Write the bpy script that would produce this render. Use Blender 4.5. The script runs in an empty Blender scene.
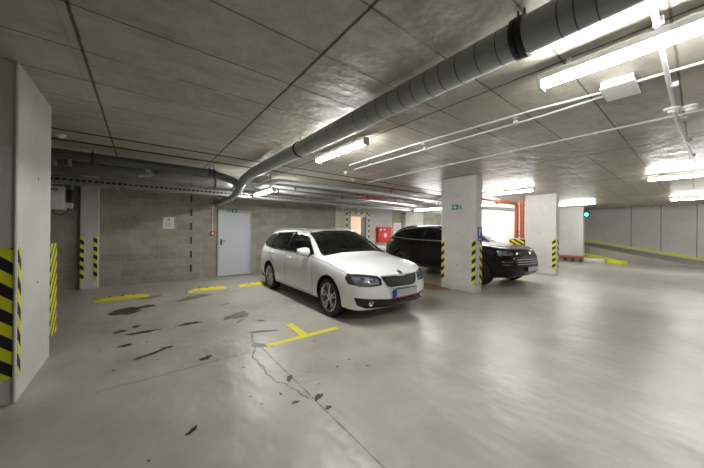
import bpy, bmesh, math, random
from mathutils import Vector, Matrix
from mathutils.bvhtree import BVHTree
random.seed(7)
SC = bpy.context.scene
COL = SC.collection
PI = math.pi

# ---------------------------------------------------------------- camera
F, CX, CY, ROLL, EYE = 271.0, 352.0, 231.3, math.radians(0.52), 1.42
YAW = math.atan(348/271.0)
fw = Vector((math.cos(YAW), math.sin(YAW), 0)); rt = Vector((math.sin(YAW), -math.cos(YAW), 0)); up = Vector((0, 0, 1))
cr, sr = math.cos(ROLL), math.sin(ROLL)
R2 = rt*cr + up*sr; U2 = up*cr - rt*sr
cam = bpy.data.cameras.new('camera'); camo = bpy.data.objects.new('camera', cam); COL.objects.link(camo)
M = Matrix.Identity(4)
for i in range(3):
    M[i][0] = R2[i]; M[i][1] = U2[i]; M[i][2] = -fw[i]
M[2][3] = EYE
camo.matrix_world = M
cam.sensor_width = 36; cam.lens = F/704*36; cam.shift_y = (CY-234)/704; cam.clip_start = 0.05; cam.clip_end = 200
SC.camera = camo

# ---------------------------------------------------------------- world, exposure
w = bpy.data.worlds.new('world'); SC.world = w; w.use_nodes = True
w.node_tree.nodes['Background'].inputs[0].default_value = (0.6, 0.6, 0.55, 1)
w.node_tree.nodes['Background'].inputs[1].default_value = 0.02
SC.view_settings.view_transform = 'Standard'; SC.view_settings.look = 'None'
SC.view_settings.gamma = 1; SC.view_settings.use_curve_mapping = False
SC.view_settings.exposure = 1.95
LAMP = 30.0
SC.cycles.max_bounces = 8
SC.cycles.sample_clamp_indirect = 4.0

# ---------------------------------------------------------------- materials
def newmat(name):
    m = bpy.data.materials.new(name); m.use_nodes = True
    return m, m.node_tree, m.node_tree.nodes['Principled BSDF']
def mat(name, col, rough=0.6, metal=0.0, coat=0.0, emit=None, estr=0, noise=0.0, nscale=6.0, bump=0.0, spec=0.5):
    m, t, b = newmat(name)
    b.inputs['Base Color'].default_value = (*col, 1); b.inputs['Roughness'].default_value = rough
    b.inputs['Metallic'].default_value = metal; b.inputs['Coat Weight'].default_value = coat
    b.inputs['Coat Roughness'].default_value = 0.04; b.inputs['Specular IOR Level'].default_value = spec
    if emit: b.inputs['Emission Color'].default_value = (*emit, 1); b.inputs['Emission Strength'].default_value = estr
    if noise > 0 or bump > 0:
        g = t.nodes.new('ShaderNodeNewGeometry'); n = t.nodes.new('ShaderNodeTexNoise')
        n.inputs['Scale'].default_value = nscale; n.inputs['Detail'].default_value = 6
        t.links.new(g.outputs['Position'], n.inputs['Vector'])
        if noise > 0:
            mx = t.nodes.new('ShaderNodeMix'); mx.data_type = 'RGBA'
            mx.inputs[6].default_value = (*[c*(1-noise) for c in col], 1); mx.inputs[7].default_value = (*[min(1, c*(1+noise)) for c in col], 1)
            t.links.new(n.outputs['Fac'], mx.inputs[0]); t.links.new(mx.outputs[2], b.inputs['Base Color'])
        if bump > 0:
            bp = t.nodes.new('ShaderNodeBump'); bp.inputs['Strength'].default_value = bump; bp.inputs['Distance'].default_value = 0.01
            t.links.new(n.outputs['Fac'], bp.inputs['Height']); t.links.new(bp.outputs[0], b.inputs['Normal'])
    return m
class NT:
    """small helper for writing node maths"""
    def __init__(s, t): s.t = t
    def n(s, k, **kw):
        nd = s.t.nodes.new(k)
        for a, v in kw.items(): setattr(nd, a, v)
        return nd
    def put(s, inp, v):
        if isinstance(v, (int, float)): inp.default_value = v
        elif isinstance(v, tuple): inp.default_value = v if len(v) == 4 or len(inp.default_value) == 3 else (*v, 1)
        else: s.t.links.new(v, inp)
    def m(s, op, a, b=0.0, c=0.0, clamp=False):
        nd = s.n('ShaderNodeMath', operation=op, use_clamp=clamp)
        for i, v in enumerate((a, b, c)): s.put(nd.inputs[i], v)
        return nd.outputs[0]
    def mix(s, f, a, b, blend='MIX'):
        nd = s.n('ShaderNodeMix', data_type='RGBA', blend_type=blend)
        s.put(nd.inputs[0], f); s.put(nd.inputs[6], a); s.put(nd.inputs[7], b)
        return nd.outputs[2]
    def noise(s, vec, scale, detail=5, rough=0.55, sc3=None):
        if sc3:
            mp = s.n('ShaderNodeMapping'); mp.inputs['Scale'].default_value = sc3; s.t.links.new(vec, mp.inputs[0]); vec = mp.outputs[0]
        nd = s.n('ShaderNodeTexNoise'); nd.inputs['Scale'].default_value = scale; nd.inputs['Detail'].default_value = detail
        nd.inputs['Roughness'].default_value = rough; s.t.links.new(vec, nd.inputs['Vector'])
        return nd.outputs['Fac']
    def smooth(s, v, lo, hi):
        nd = s.n('ShaderNodeMapRange', interpolation_type='SMOOTHSTEP')
        s.put(nd.inputs[0], v); nd.inputs[1].default_value = lo; nd.inputs[2].default_value = hi
        return nd.outputs[0]
    def bump(s, h, strength=0.3, dist=0.01):
        nd = s.n('ShaderNodeBump'); nd.inputs['Strength'].default_value = strength; nd.inputs['Distance'].default_value = dist
        s.put(nd.inputs['Height'], h); return nd.outputs[0]

def ceiling_mat():
    m, t, b = newmat('ceiling_concrete'); q = NT(t)
    P = q.n('ShaderNodeNewGeometry').outputs['Position']
    sx = q.n('ShaderNodeSeparateXYZ'); t.links.new(P, sx.inputs[0]); X, Y = sx.outputs[0], sx.outputs[1]
    # formwork panels: tone per panel
    mp = q.n('ShaderNodeMapping'); mp.inputs['Location'].default_value = (0.42, -0.12, 0); t.links.new(P, mp.inputs[0])
    br = q.n('ShaderNodeTexBrick'); br.offset = 0; br.squash = 1
    for k, v in (('Scale', 1.0), ('Mortar Size', 0.006), ('Mortar Smooth', 0.3), ('Bias', 0.0), ('Brick Width', 1.5), ('Row Height', 0.5525)): br.inputs[k].default_value = v
    br.inputs['Color1'].default_value = (0.44, 0.44, 0.44, 1); br.inputs['Color2'].default_value = (0.60, 0.60, 0.60, 1); br.inputs['Mortar'].default_value = (0.30, 0.30, 0.30, 1)
    t.links.new(mp.outputs[0], br.inputs['Vector'])
    tone = br.outputs['Color']
    n1 = q.noise(P, 0.9, 5, 0.6); n2 = q.noise(P, 7, 6, 0.65); n3 = q.noise(P, 3.0, 4, 0.6, (1, 4, 1))
    base = q.mix(q.smooth(n1, 0.3, 0.7), (0.34, 0.31, 0.245), (0.46, 0.43, 0.365))
    base = q.mix(0.55, base, tone, 'OVERLAY')
    base = q.mix(q.m('MULTIPLY', q.smooth(n2, 0.3, 0.75), 0.7), base, (0.55, 0.52, 0.445))
    n6 = q.noise(P, 1.6, 5, 0.7, (0.6, 2.2, 1)); base = q.mix(q.m('MULTIPLY', q.smooth(n6, 0.45, 0.75), 0.5), base, (0.21, 0.18, 0.12))
    # small rust spots
    vo = q.n('ShaderNodeTexVoronoi'); vo.inputs['Scale'].default_value = 2.2; t.links.new(P, vo.inputs['Vector'])
    spot = q.m('SUBTRACT', 1.0, q.smooth(vo.outputs['Distance'], 0.02, 0.05))
    base = q.mix(q.m('MULTIPLY', spot, 0.35), base, (0.10, 0.08, 0.05))
    wob = q.m('MULTIPLY', q.m('SUBTRACT', n2, 0.5), 0.02)
    d = None
    for x0 in (-1.86, -0.36, 1.08, 2.6, 6.03, 9.25, 14.0, 18.6):
        e = q.m('ABSOLUTE', q.m('SUBTRACT', q.m('ADD', X, wob), x0)); d = e if d is None else q.m('MINIMUM', d, e)
    gx = q.m('SUBTRACT', 1.0, q.smooth(d, 0.005, 0.016))
    d = None
    for y0, hw in ((5.35, 0.0), (5.95, 0.022)):
        e = q.m('SUBTRACT', q.m('ABSOLUTE', q.m('SUBTRACT', q.m('ADD', Y, wob), y0)), hw); d = e if d is None else q.m('MINIMUM', d, e)
    gy = q.m('SUBTRACT', 1.0, q.smooth(d, 0.022, 0.05))
    yy = q.m('FRACT', q.m('DIVIDE', q.m('ADD', q.m('SUBTRACT', Y, 0.118), q.m('ADD', 55.25, wob)), 0.5525))
    dj = q.m('MULTIPLY', q.m('MINIMUM', yy, q.m('SUBTRACT', 1.0, yy)), 0.5525)
    gj = q.m('MULTIPLY', q.m('SUBTRACT', 1.0, q.smooth(dj, 0.003, 0.012)), q.m('MULTIPLY', q.m('LESS_THAN', Y, 5.2), q.smooth(n1, 0.32, 0.5)))
    base = q.mix(q.m('MULTIPLY', gj, 0.6), base, (0.08, 0.065, 0.04))
    g = q.m('MAXIMUM', gx, gy)
    base = q.mix(q.m('MAXIMUM', q.m('MULTIPLY', gy, 0.92), q.m('MULTIPLY', gx, 0.72)), base, (0.045, 0.034, 0.02))
    t.links.new(base, b.inputs['Base Color'])
    rough = q.m('ADD', 0.27, q.m('MULTIPLY', n2, 0.32)); rough = q.m('ADD', rough, q.m('MULTIPLY', g, 0.6), clamp=True); t.links.new(rough, b.inputs['Roughness'])
    t.links.new(q.m('MULTIPLY', q.m('SUBTRACT', 1.0, q.m('MAXIMUM', g, gj)), 0.6), b.inputs['Specular IOR Level'])
    nb = q.noise(P, 14, 6, 0.6); nw = q.noise(P, 2.2, 3, 0.5, (1, 1.8, 1))
    h = q.m('ADD', q.m('MULTIPLY', nb, 0.25), q.m('MULTIPLY', nw, 1.6)); h = q.m('SUBTRACT', h, q.m('MULTIPLY', g, 0.25))
    t.links.new(q.bump(h, 0.65, 0.03), b.inputs['Normal'])
    return m
def floor_mat():
    m, t, b = newmat('floor_concrete'); q = NT(t)
    P = q.n('ShaderNodeNewGeometry').outputs['Position']
    sx = q.n('ShaderNodeSeparateXYZ'); t.links.new(P, sx.inputs[0]); X, Y = sx.outputs[0], sx.outputs[1]
    n1 = q.noise(P, 0.55, 4, 0.6); n2 = q.noise(P, 2.3, 6, 0.6); n3 = q.noise(P, 11, 5, 0.6); n5 = q.noise(P, 1.0, 4, 0.65, (1.0, 1.3, 1))
    base = q.mix(q.smooth(n1, 0.35, 0.65), (0.31, 0.295, 0.25), (0.46, 0.445, 0.405))
    base = q.mix(q.m('MULTIPLY', q.smooth(n2, 0.2, 0.8), 0.85), base, (0.50, 0.485, 0.44))
    base = q.mix(q.m('MULTIPLY', q.smooth(n5, 0.35, 0.75), 0.45), base, (0.30, 0.29, 0.25))
    base = q.mix(q.m('MULTIPLY', q.smooth(n3, 0.35, 0.9), 0.35), base, (0.35, 0.335, 0.29))
    # saw-cut joint and cracks
    wv = q.m('MULTIPLY', q.m('SUBTRACT', q.noise(P, 2.5, 4, 0.6), 0.5), 0.0)
    j = q.m('ABSOLUTE', q.m('SUBTRACT', q.m('ADD', X, wv), 1.165))
    joint = q.m('MULTIPLY', q.m('SUBTRACT', 1.0, q.smooth(j, 0.003, 0.009)), q.m('LESS_THAN', Y, 3.3))
    wig = q.m('MULTIPLY', q.m('SUBTRACT', q.noise(P, 3.0, 5, 0.6), 0.5), 0.22)
    bow = q.m('MULTIPLY', q.m('SINE', q.m('MULTIPLY', q.m('SUBTRACT', Y, 2.0), 2.0)), -0.17)
    c = q.m('ABSOLUTE', q.m('SUBTRACT', q.m('SUBTRACT', q.m('ADD', X, wig), 1.16), bow))
    crk = q.m('SUBTRACT', 1.0, q.smooth(c, 0.004, 0.014))
    crk = q.m('MULTIPLY', q.m('MULTIPLY', crk, q.m('GREATER_THAN', Y, 2.02)), q.m('LESS_THAN', Y, 3.75))
    c2 = q.m('ABSOLUTE', q.m('SUBTRACT', q.m('ADD', Y, q.m('MULTIPLY', wig, 0.5)), 3.22))
    crk2 = q.m('MULTIPLY', q.m('SUBTRACT', 1.0, q.smooth(c2, 0.004, 0.03)), q.m('MULTIPLY', q.m('GREATER_THAN', X, -0.3), q.m('LESS_THAN', X, 1.1)))
    lines = q.m('MAXIMUM', q.m('MAXIMUM', joint, crk), q.m('MULTIPLY', crk2, 0.35))
    base = q.mix(q.m('MULTIPLY', lines, 0.75), base, (0.07, 0.065, 0.055))
    # worn scuffed band beside the joint
    near = q.m('SUBTRACT', 1.0, q.smooth(j, 0.05, 0.35))
    near = q.m('MULTIPLY', near, q.m('MULTIPLY', q.m('GREATER_THAN', Y, 0.6), q.m('LESS_THAN', Y, 3.6)))
    base = q.mix(q.m('MULTIPLY', q.m('MULTIPLY', near, q.smooth(n3, 0.35, 0.6)), 0.35), base, (0.58, 0.57, 0.545))
    t.links.new(base, b.inputs['Base Color'])
    r = q.m('ADD', 0.16, q.m('MULTIPLY', q.m('ADD', n2, n5), 0.20)); t.links.new(r, b.inputs['Roughness'])
    n7 = q.noise(P, 2.6, 2, 0.5, (1.5, 0.9, 1)); h = q.m('SUBTRACT', q.m('ADD', q.m('MULTIPLY', n7, 2.2), q.m('MULTIPLY', n3, 0.12)), lines)
    t.links.new(q.bump(h, 0.2, 0.03), b.inputs['Normal'])
    b.inputs['Specular IOR Level'].default_value = 0.5
    return m
def block_mat(name, ax='X', c1=(0.29, 0.275, 0.215), c2=(0.38, 0.365, 0.295), mort=(0.42, 0.405, 0.34), zoff=0.0):
    m, t, b = newmat(name); q = NT(t)
    P = q.n('ShaderNodeNewGeometry').outputs['Position']
    sx = q.n('ShaderNodeSeparateXYZ'); t.links.new(P, sx.inputs[0])
    cb = q.n('ShaderNodeCombineXYZ'); t.links.new(sx.outputs[ax], cb.inputs[0]); t.links.new(q.m('ADD', sx.outputs['Z'], zoff), cb.inputs[1])
    br = q.n('ShaderNodeTexBrick'); br.offset = 0.5
    for k, v in (('Scale', 1.0), ('Mortar Size', 0.006), ('Mortar Smooth', 0.4), ('Bias', -0.1), ('Brick Width', 0.40), ('Row Height', 0.20)): br.inputs[k].default_value = v
    br.inputs['Color1'].default_value = (*c1, 1); br.inputs['Color2'].default_value = (*c2, 1); br.inputs['Mortar'].default_value = (*mort, 1)
    t.links.new(cb.outputs[0], br.inputs['Vector'])
    n = q.noise(P, 3, 6, 0.65); n2 = q.noise(P, 30, 3, 0.6)
    base = q.mix(q.m('MULTIPLY', q.smooth(n, 0.4, 0.7), 0.45), br.outputs['Color'], (0.50, 0.48, 0.41))
    base = q.mix(q.m('MULTIPLY', q.smooth(n2, 0.5, 0.8), 0.25), base, (0.25, 0.24, 0.2))
    t.links.new(base, b.inputs['Base Color']); b.inputs['Roughness'].default_value = 0.9
    h = q.m('SUBTRACT', q.m('MULTIPLY', n2, 0.3), q.m('MULTIPLY', br.outputs['Fac'], 1.0))
    t.links.new(q.bump(h, 0.5, 0.006), b.inputs['Normal'])
    return m
def concrete_mat(name, c1, c2, rough=0.7, holes=False):
    m, t, b = newmat(name); q = NT(t)
    P = q.n('ShaderNodeNewGeometry').outputs['Position']
    n1 = q.noise(P, 1.2, 5, 0.6); n2 = q.noise(P, 9, 6, 0.65); n3 = q.noise(P, 2.0, 4, 0.6, (5, 5, 0.7))
    base = q.mix(q.smooth(n1, 0.3, 0.7), (*c1, 1), (*c2, 1))
    base = q.mix(q.m('MULTIPLY', q.smooth(n2, 0.55, 0.8), 0.3), base, tuple(c*0.6 for c in c1))
    base = q.mix(q.m('MULTIPLY', q.smooth(n3, 0.6, 0.75), 0.25), base, tuple(c*0.65 for c in c1))
    t.links.new(base, b.inputs['Base Color']); b.inputs['Roughness'].default_value = rough
    t.links.new(q.bump(n2, 0.25, 0.005), b.inputs['Normal'])
    return m
def stripe_mat(name, direction, period, duty=0.5, yellow=(0.78, 0.80, 0.02), off=0.0):
    m, t, b = newmat(name); q = NT(t)
    P = q.n('ShaderNodeNewGeometry').outputs['Position']
    dp = q.n('ShaderNodeVectorMath', operation='DOT_PRODUCT'); t.links.new(P, dp.inputs[0]); dp.inputs[1].default_value = direction
    f = q.m('FRACT', q.m('ADD', q.m('DIVIDE', dp.outputs['Value'], period), off+50.0))
    k = q.m('GREATER_THAN', f, duty)
    t.links.new(q.mix(k, (*yellow, 1), (0.015, 0.015, 0.015, 1)), b.inputs['Base Color']); b.inputs['Roughness'].default_value = 0.5
    return m
def glass_mat(name, tint, trans):
    m, t, b = newmat(name); q = NT(t)
    t.nodes.remove(b)
    tr = q.n('ShaderNodeBsdfTransparent'); tr.inputs[0].default_value = (*tint, 1)
    gl = q.n('ShaderNodeBsdfGlossy'); gl.inputs['Roughness'].default_value = 0.02
    df = q.n('ShaderNodeBsdfDiffuse'); df.inputs[0].default_value = (0.01, 0.012, 0.012, 1)
    fr = q.n('ShaderNodeFresnel'); fr.inputs[0].default_value = 1.5
    m1 = q.n('ShaderNodeMixShader'); m1.inputs[0].default_value = trans; t.links.new(df.outputs[0], m1.inputs[1]); t.links.new(tr.outputs[0], m1.inputs[2])
    m2 = q.n('ShaderNodeMixShader'); t.links.new(q.m('MAXIMUM', fr.outputs[0], 0.04), m2.inputs[0]); t.links.new(m1.outputs[0], m2.inputs[1]); t.links.new(gl.outputs[0], m2.inputs[2])
    t.links.new(m2.outputs[0], t.nodes['Material Output'].inputs[0])
    return m

M_ceil = ceiling_mat(); M_floor = floor_mat(); M_block = block_mat('grey_blockwork')
M_pillar = concrete_mat('pillar_concrete', (0.58, 0.57, 0.54), (0.68, 0.67, 0.64), 0.6)
M_conc = concrete_mat('wall_concrete', (0.58, 0.56, 0.545), (0.65, 0.63, 0.615), 0.75)
M_plaster = concrete_mat('cream_plaster', (0.60, 0.57, 0.47), (0.68, 0.65, 0.55), 0.85)
M_whitewall = mat('white_paint_wall', (0.88, 0.88, 0.87), 0.7)
M_ramp = concrete_mat('ramp_concrete', (0.30, 0.285, 0.26), (0.38, 0.36, 0.335), 0.8)
M_stain = mat('oil_stain', (0.045, 0.04, 0.03), 0.3, noise=0.5, nscale=25)
M_damp = mat('damp_mark', (0.17, 0.16, 0.14), 0.3, noise=0.4, nscale=20)
M_yellow = mat('yellow_floor_paint', (0.78, 0.68, 0.03), 0.5, noise=0.18, nscale=14)
M_yfade = mat('faded_yellow_paint', (0.52, 0.49, 0.25), 0.5, noise=0.2, nscale=10)
M_ykerb = mat('yellow_kerb_paint', (0.80, 0.82, 0.02), 0.5, noise=0.08, nscale=8)
M_brown = mat('brown_floor_patch', (0.30, 0.20, 0.10), 0.5, noise=0.3, nscale=8)  # brown tone for the floor patch between the cars
M_pipeg = mat('grey_drain_pipe', (0.31, 0.325, 0.33), 0.3, noise=0.12, nscale=9, spec=0.6)
M_pipeg2 = mat('grey_plastic_main', (0.42, 0.44, 0.445), 0.28, noise=0.1, nscale=9, spec=0.7)
M_pipejoint = mat('dark_pipe_seam', (0.07, 0.075, 0.08), 0.4)
M_pipedark = mat('dark_grey_pipe', (0.14, 0.145, 0.15), 0.35, noise=0.1)
M_black = mat('black_rubber', (0.012, 0.012, 0.012), 0.5)
M_galv = mat('galvanised_steel', (0.48, 0.49, 0.50), 0.34, metal=0.75, noise=0.15, nscale=12)
M_duct = mat('dull_grey_duct', (0.22, 0.22, 0.21), 0.42, metal=0.4, noise=0.15, nscale=6)
M_silver = mat('silver_insulation', (0.62, 0.63, 0.66), 0.4, metal=0.35, noise=0.12, nscale=9)
M_white = mat('white_plastic', (0.80, 0.80, 0.78), 0.45)
M_lampw = mat('lamp_housing', (0.75, 0.76, 0.76), 0.45)
M_tube = mat('glowing_diffuser', (0.9, 0.9, 0.9), 0.4, emit=(1.0, 0.995, 0.975), estr=LAMP)
M_door = mat('pale_blue_grey_door_paint', (0.60, 0.62, 0.66), 0.4, noise=0.03, nscale=3)
M_frame = mat('door_frame_paint', (0.45, 0.46, 0.48), 0.45)
M_red = mat('red_paint', (0.72, 0.03, 0.02), 0.45)
M_orange = mat('orange_red_pipe_paint', (0.55, 0.13, 0.07), 0.45, noise=0.1, nscale=10)
M_green = mat('green_sign_face', (0.0, 0.20, 0.10), 0.5, emit=(0.0, 0.4, 0.18), estr=0.0)
M_greenglow = mat('green_signal_lens', (0.0, 0.8, 0.5), 0.4, emit=(0.02, 1.0, 0.42), estr=9)
M_blue = mat('blue_sign_face', (0.01, 0.12, 0.50), 0.4)
M_paper = mat('white_paper', (0.82, 0.82, 0.80), 0.8)
M_ink = mat('grey_print', (0.30, 0.30, 0.30), 0.8)
M_steel = mat('brushed_steel', (0.5, 0.5, 0.5), 0.3, metal=0.9)
M_peach = mat('peach_painted_wall', (0.86, 0.78, 0.70), 0.8)
M_dark = mat('dark_grey_plastic', (0.05, 0.05, 0.05), 0.5)

# ---------------------------------------------------------------- mesh helpers
def link(name, bm, mats, parent=None, smooth=False, recalc=True):
    if recalc: bmesh.ops.recalc_face_normals(bm, faces=bm.faces)
    me = bpy.data.meshes.new(name); bm.to_mesh(me); bm.free()
    if not isinstance(mats, (list, tuple)): mats = [mats]
    for x in mats: me.materials.append(x)
    if smooth:
        for p in me.polygons: p.use_smooth = True
    o = bpy.data.objects.new(name, me); COL.objects.link(o)
    if parent is not None:
        o.parent = parent
        o.matrix_parent_inverse = Matrix.Translation(-parent.location) if False else Matrix.Identity(4)
    return o
def sm(o, ang=40):
    me = o.data
    for p in me.polygons: p.use_smooth = True
    try: me.set_sharp_from_angle(angle=math.radians(ang))
    except Exception: pass
    return o
def tag(o, label, cat, group=None, kind=None):
    o['label'] = label; o['category'] = cat
    if group: o['group'] = group
    if kind: o['kind'] = kind
    return o
def struct(o): o['kind'] = 'structure'; return o
def empty(name, loc, label, cat, group=None):
    o = bpy.data.objects.new(name, None); COL.objects.link(o); o.location = loc; o.empty_display_size = 0.1
    return tag(o, label, cat, group)
# every builder works in the thing's local frame; 'loc' of the root moves it
def box(bm, x0, x1, y0, y1, z0, z1, mi=0, bev=0.0):
    b2 = bm if bev == 0 else bmesh.new()
    v = [b2.verts.new((x, y, z)) for z in (z0, z1) for y in (y0, y1) for x in (x0, x1)]
    fs = [(0, 2, 3, 1), (4, 5, 7, 6), (0, 1, 5, 4), (2, 6, 7, 3), (0, 4, 6, 2), (1, 3, 7, 5)]
    out = []
    for f in fs:
        fc = b2.faces.new([v[i] for i in f]); fc.material_index = mi; out.append(fc)
    if bev > 0:
        bmesh.ops.bevel(b2, geom=b2.edges[:], offset=bev, segments=2, affect='EDGES', profile=0.5)
        for f in b2.faces: f.material_index = mi
        tmp = bpy.data.meshes.new('tmp'); b2.to_mesh(tmp); b2.free(); bm.from_mesh(tmp); bpy.data.meshes.remove(tmp)
    return out
def tube(bm, pts, r, seg=12, mi=0, caps=True, closed=False):
    pts = [Vector(p) for p in pts]; n = len(pts); rings = []
    rs = r if isinstance(r, (list, tuple)) else [r]*n
    prev = None
    for i, p in enumerate(pts):
        if closed: d = (pts[(i+1) % n]-pts[i-1])
        elif i == 0: d = pts[1]-p
        elif i == n-1: d = p-pts[i-1]
        else: d = (pts[i+1]-p).normalized()+(p-pts[i-1]).normalized()
        d.normalize()
        if prev is None:
            a = Vector((0, 0, 1)) if abs(d.z) < 0.9 else Vector((1, 0, 0)); a = (a-d*a.dot(d)).normalized()
        else:
            a = (prev-d*prev.dot(d)); a = a.normalized() if a.length > 1e-6 else prev
        prev = a; b = d.cross(a)
        rings.append([bm.verts.new(p+(a*math.cos(2*PI*k/seg)+b*math.sin(2*PI*k/seg))*rs[i]) for k in range(seg)])
    for i in range(n if closed else n-1):
        A, B = rings[i], rings[(i+1) % n]
        for k in range(seg):
            f = bm.faces.new((A[k], A[(k+1) % seg], B[(k+1) % seg], B[k])); f.material_index = mi; f.smooth = True
    if caps and not closed:
        for R in (rings[0][::-1], rings[-1]):
            f = bm.faces.new(R); f.material_index = mi
def lathe(bm, prof, axis='x', c=(0, 0, 0), seg=32, mi=0, close=False):
    """prof: list of (r, h) swept about the axis"""
    rings = []
    for r, h in prof:
        ring = []
        for k in range(seg):
            a = 2*PI*k/seg; u, v = r*math.cos(a), r*math.sin(a)
            p = {'x': (h, u, v), 'y': (u, h, v), 'z': (u, v, h)}[axis]
            ring.append(bm.verts.new((p[0]+c[0], p[1]+c[1], p[2]+c[2])))
        rings.append(ring)
    for i in range(len(rings)-1):
        for k in range(seg):
            f = bm.faces.new((rings[i][k], rings[i][(k+1) % seg], rings[i+1][(k+1) % seg], rings[i+1][k])); f.material_index = mi; f.smooth = True
    if close:
        for R in (rings[0], rings[-1]):
            if R[0].co != R[1].co:
                f = bm.faces.new(R); f.material_index = mi
def prism(bm, poly, z0, z1, mi=0, M4=None):
    """polygon in local xy raised z0..z1, M4 places it"""
    A = [Vector((x, y, z0)) for x, y in poly]; B = [Vector((x, y, z1)) for x, y in poly]
    if M4 is not None: A = [M4 @ p for p in A]; B = [M4 @ p for p in B]
    A = [bm.verts.new(p) for p in A]; B = [bm.verts.new(p) for p in B]; n = len(poly)
    fs = [bm.faces.new(A[::-1]), bm.faces.new(B)]
    for i in range(n): fs.append(bm.faces.new((A[i], A[(i+1) % n], B[(i+1) % n], B[i])))
    for f in fs: f.material_index = mi
    return fs
# placement matrices for flat marks: local x = right, local y = up, local z = towards the viewer
M_Y = lambda x, y, z: Matrix(((1, 0, 0, x), (0, 0, -1, y), (0, 1, 0, z), (0, 0, 0, 1)))        # faces -Y, reads left to right along +X
M_X = lambda x, y, z: Matrix(((0, 0, -1, x), (-1, 0, 0, y), (0, 1, 0, z), (0, 0, 0, 1)))       # faces -X, reads left to right along -Y
def rect(w, h, x=0, y=0): return [(x-w/2, y-h/2), (x+w/2, y-h/2), (x+w/2, y+h/2), (x-w/2, y+h/2)]
def textmesh(body, size, M4, depth=0.001, extr=0.0008):
    cu = bpy.data.curves.new('t', 'FONT'); cu.body = body; cu.size = size; cu.align_x = 'CENTER'; cu.align_y = 'CENTER'; cu.extrude = extr
    o = bpy.data.objects.new('t', cu); COL.objects.link(o); bpy.context.view_layer.update()
    me = bpy.data.meshes.new_from_object(o.evaluated_get(bpy.context.evaluated_depsgraph_get()))
    bpy.data.objects.remove(o); bm = bmesh.new(); bm.from_mesh(me); bpy.data.meshes.remove(me)
    for v in bm.verts: v.co = M4 @ (v.co+Vector((0, 0, depth)))
    return bm

# ================================================================ STRUCTURE
CH = 2.77                                   # ceiling height
bm = bmesh.new()                            # floor slab with painted lines, stains and a brown patch in the same mesh
box(bm, -6, 18.3, -8, 9.2, -0.2, 0.0, 0); box(bm, 18.3, 25.5, -8, -0.6, -0.2, 0.0, 0)
def decal(poly, mi, z=0.0015):
    f = bm.faces.new([bm.verts.new((x, y, z)) for x, y in poly]); f.material_index = mi
def line(x0, y0, x1, y1, wd, mi=1, z=0.002):
    d = Vector((x1-x0, y1-y0)).normalized(); n = Vector((-d.y, d.x))*wd/2
    decal([(x0+n.x, y0+n.y), (x0-n.x, y0-n.y), (x1-n.x, y1-n.y), (x1+n.x, y1+n.y)], mi, z)
def blob(cx, cy, rx, ry, ang, mi=2, seed=0, z=0.001, k=0.35):
    r = random.Random(seed); ph = [r.uniform(0, 6.28) for _ in range(4)]; pts = []
    for i in range(40):
        a = 2*PI*i/40; q = 1+k*(0.5*math.sin(2*a+ph[0])+0.4*math.sin(3*a+ph[1])+0.35*math.sin(5*a+ph[2])+0.25*math.sin(9*a+ph[3]))
        x, y = rx*q*math.cos(a), ry*q*math.sin(a)
        pts.append((cx+x*math.cos(ang)-y*math.sin(ang), cy+x*math.sin(ang)+y*math.cos(ang)))
    decal(pts, mi, z)
for tx in (1.77, 8.2):                      # T marks at the heads of the bays
    line(tx-0.54, 3.27, tx+0.52, 3.27, 0.10); line(tx, 3.32, tx+0.02, 3.85, 0.11, z=0.0021)
line(-1.3, 7.86, 2.5, 7.66, 0.045, 4)       # thin line along the wall
line(2.5, 7.66, 8.0, 7.6, 0.045, 4)
blob(-0.20, 6.10, 0.20, 0.27, 0.5, 2, 1, k=0.25); blob(0.06, 6.25, 0.16, 0.10, 0.2, 2, 21)
blob(0.03, 4.72, 0.19, 0.045, -0.1, 2, 2); blob(-0.22, 4.93, 0.06, 0.07, 0.3, 2, 3); blob(-0.05, 5.06, 0.05, 0.05, 0, 2, 23)
blob(0.10, 3.84, 0.16, 0.035, 0.45, 2, 4); blob(0.26, 3.94, 0.08, 0.022, -0.2, 2, 24); blob(0.59, 4.74, 0.17, 0.055, 0.15, 2, 5)
blob(-0.14, 4.30, 0.06, 0.05, 0.2, 2, 25)
blob(1.27, 4.72, 0.26, 0.13, 0.35, 3, 6); blob(0.58, 3.36, 0.06, 0.045, 0.6, 2, 7); blob(0.295, 2.2, 0.042, 0.022, 0.7, 2, 8)
blob(1.36, 3.77, 0.19, 0.035, -0.35, 2, 9); blob(1.18, 3.32, 0.12, 0.05, -0.6, 2, 10, k=0.5); blob(1.24, 4.42, 0.10, 0.03, 0.8, 3, 11)
blob(1.5, 4.25, 0.07, 0.03, -0.6, 2, 12); blob(0.92, 6.55, 0.30, 0.20, 0.5, 3, 13); blob(1.3, 5.6, 0.10, 0.04, 0.3, 3, 14)
blob(0.15, 7.05, 0.22, 0.10, 0.1, 3, 15); blob(1.02, 2.05, 0.03, 0.02, 0, 2, 16); blob(1.21, 2.0, 0.05, 0.03, 0.8, 2, 17)
blob(1.14, 2.42, 0.05, 0.03, 0.8, 2, 18); blob(1.2, 1.83, 0.03, 0.02, 0.8, 2, 19); blob(0.85, 2.9, 0.02, 0.015, 0, 2, 20)
blob(0.75, 2.35, 0.015, 0.01, 0, 2, 27); blob(5.9, 5.4, 0.5, 1.5, 0.05, 5, 26, 0.0008, 0.15)
for i in range(26):
    r = random.Random(100+i); blob(r.uniform(-0.6, 2.1), r.uniform(1.2, 6.5), r.uniform(0.006, 0.022), r.uniform(0.005, 0.014), r.uniform(0, 3), 2, 200+i)
for f in bm.faces: f.normal_update()
fl = link('floor', bm, [M_floor, M_yellow, M_stain, M_damp, M_yfade, M_brown], recalc=False)
for p in fl.data.polygons: pass
struct(fl)
bm = bmesh.new(); box(bm, -6, 19.0, -8, 9.2, CH, CH+0.25); struct(link('ceiling', bm, M_ceil))
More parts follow.
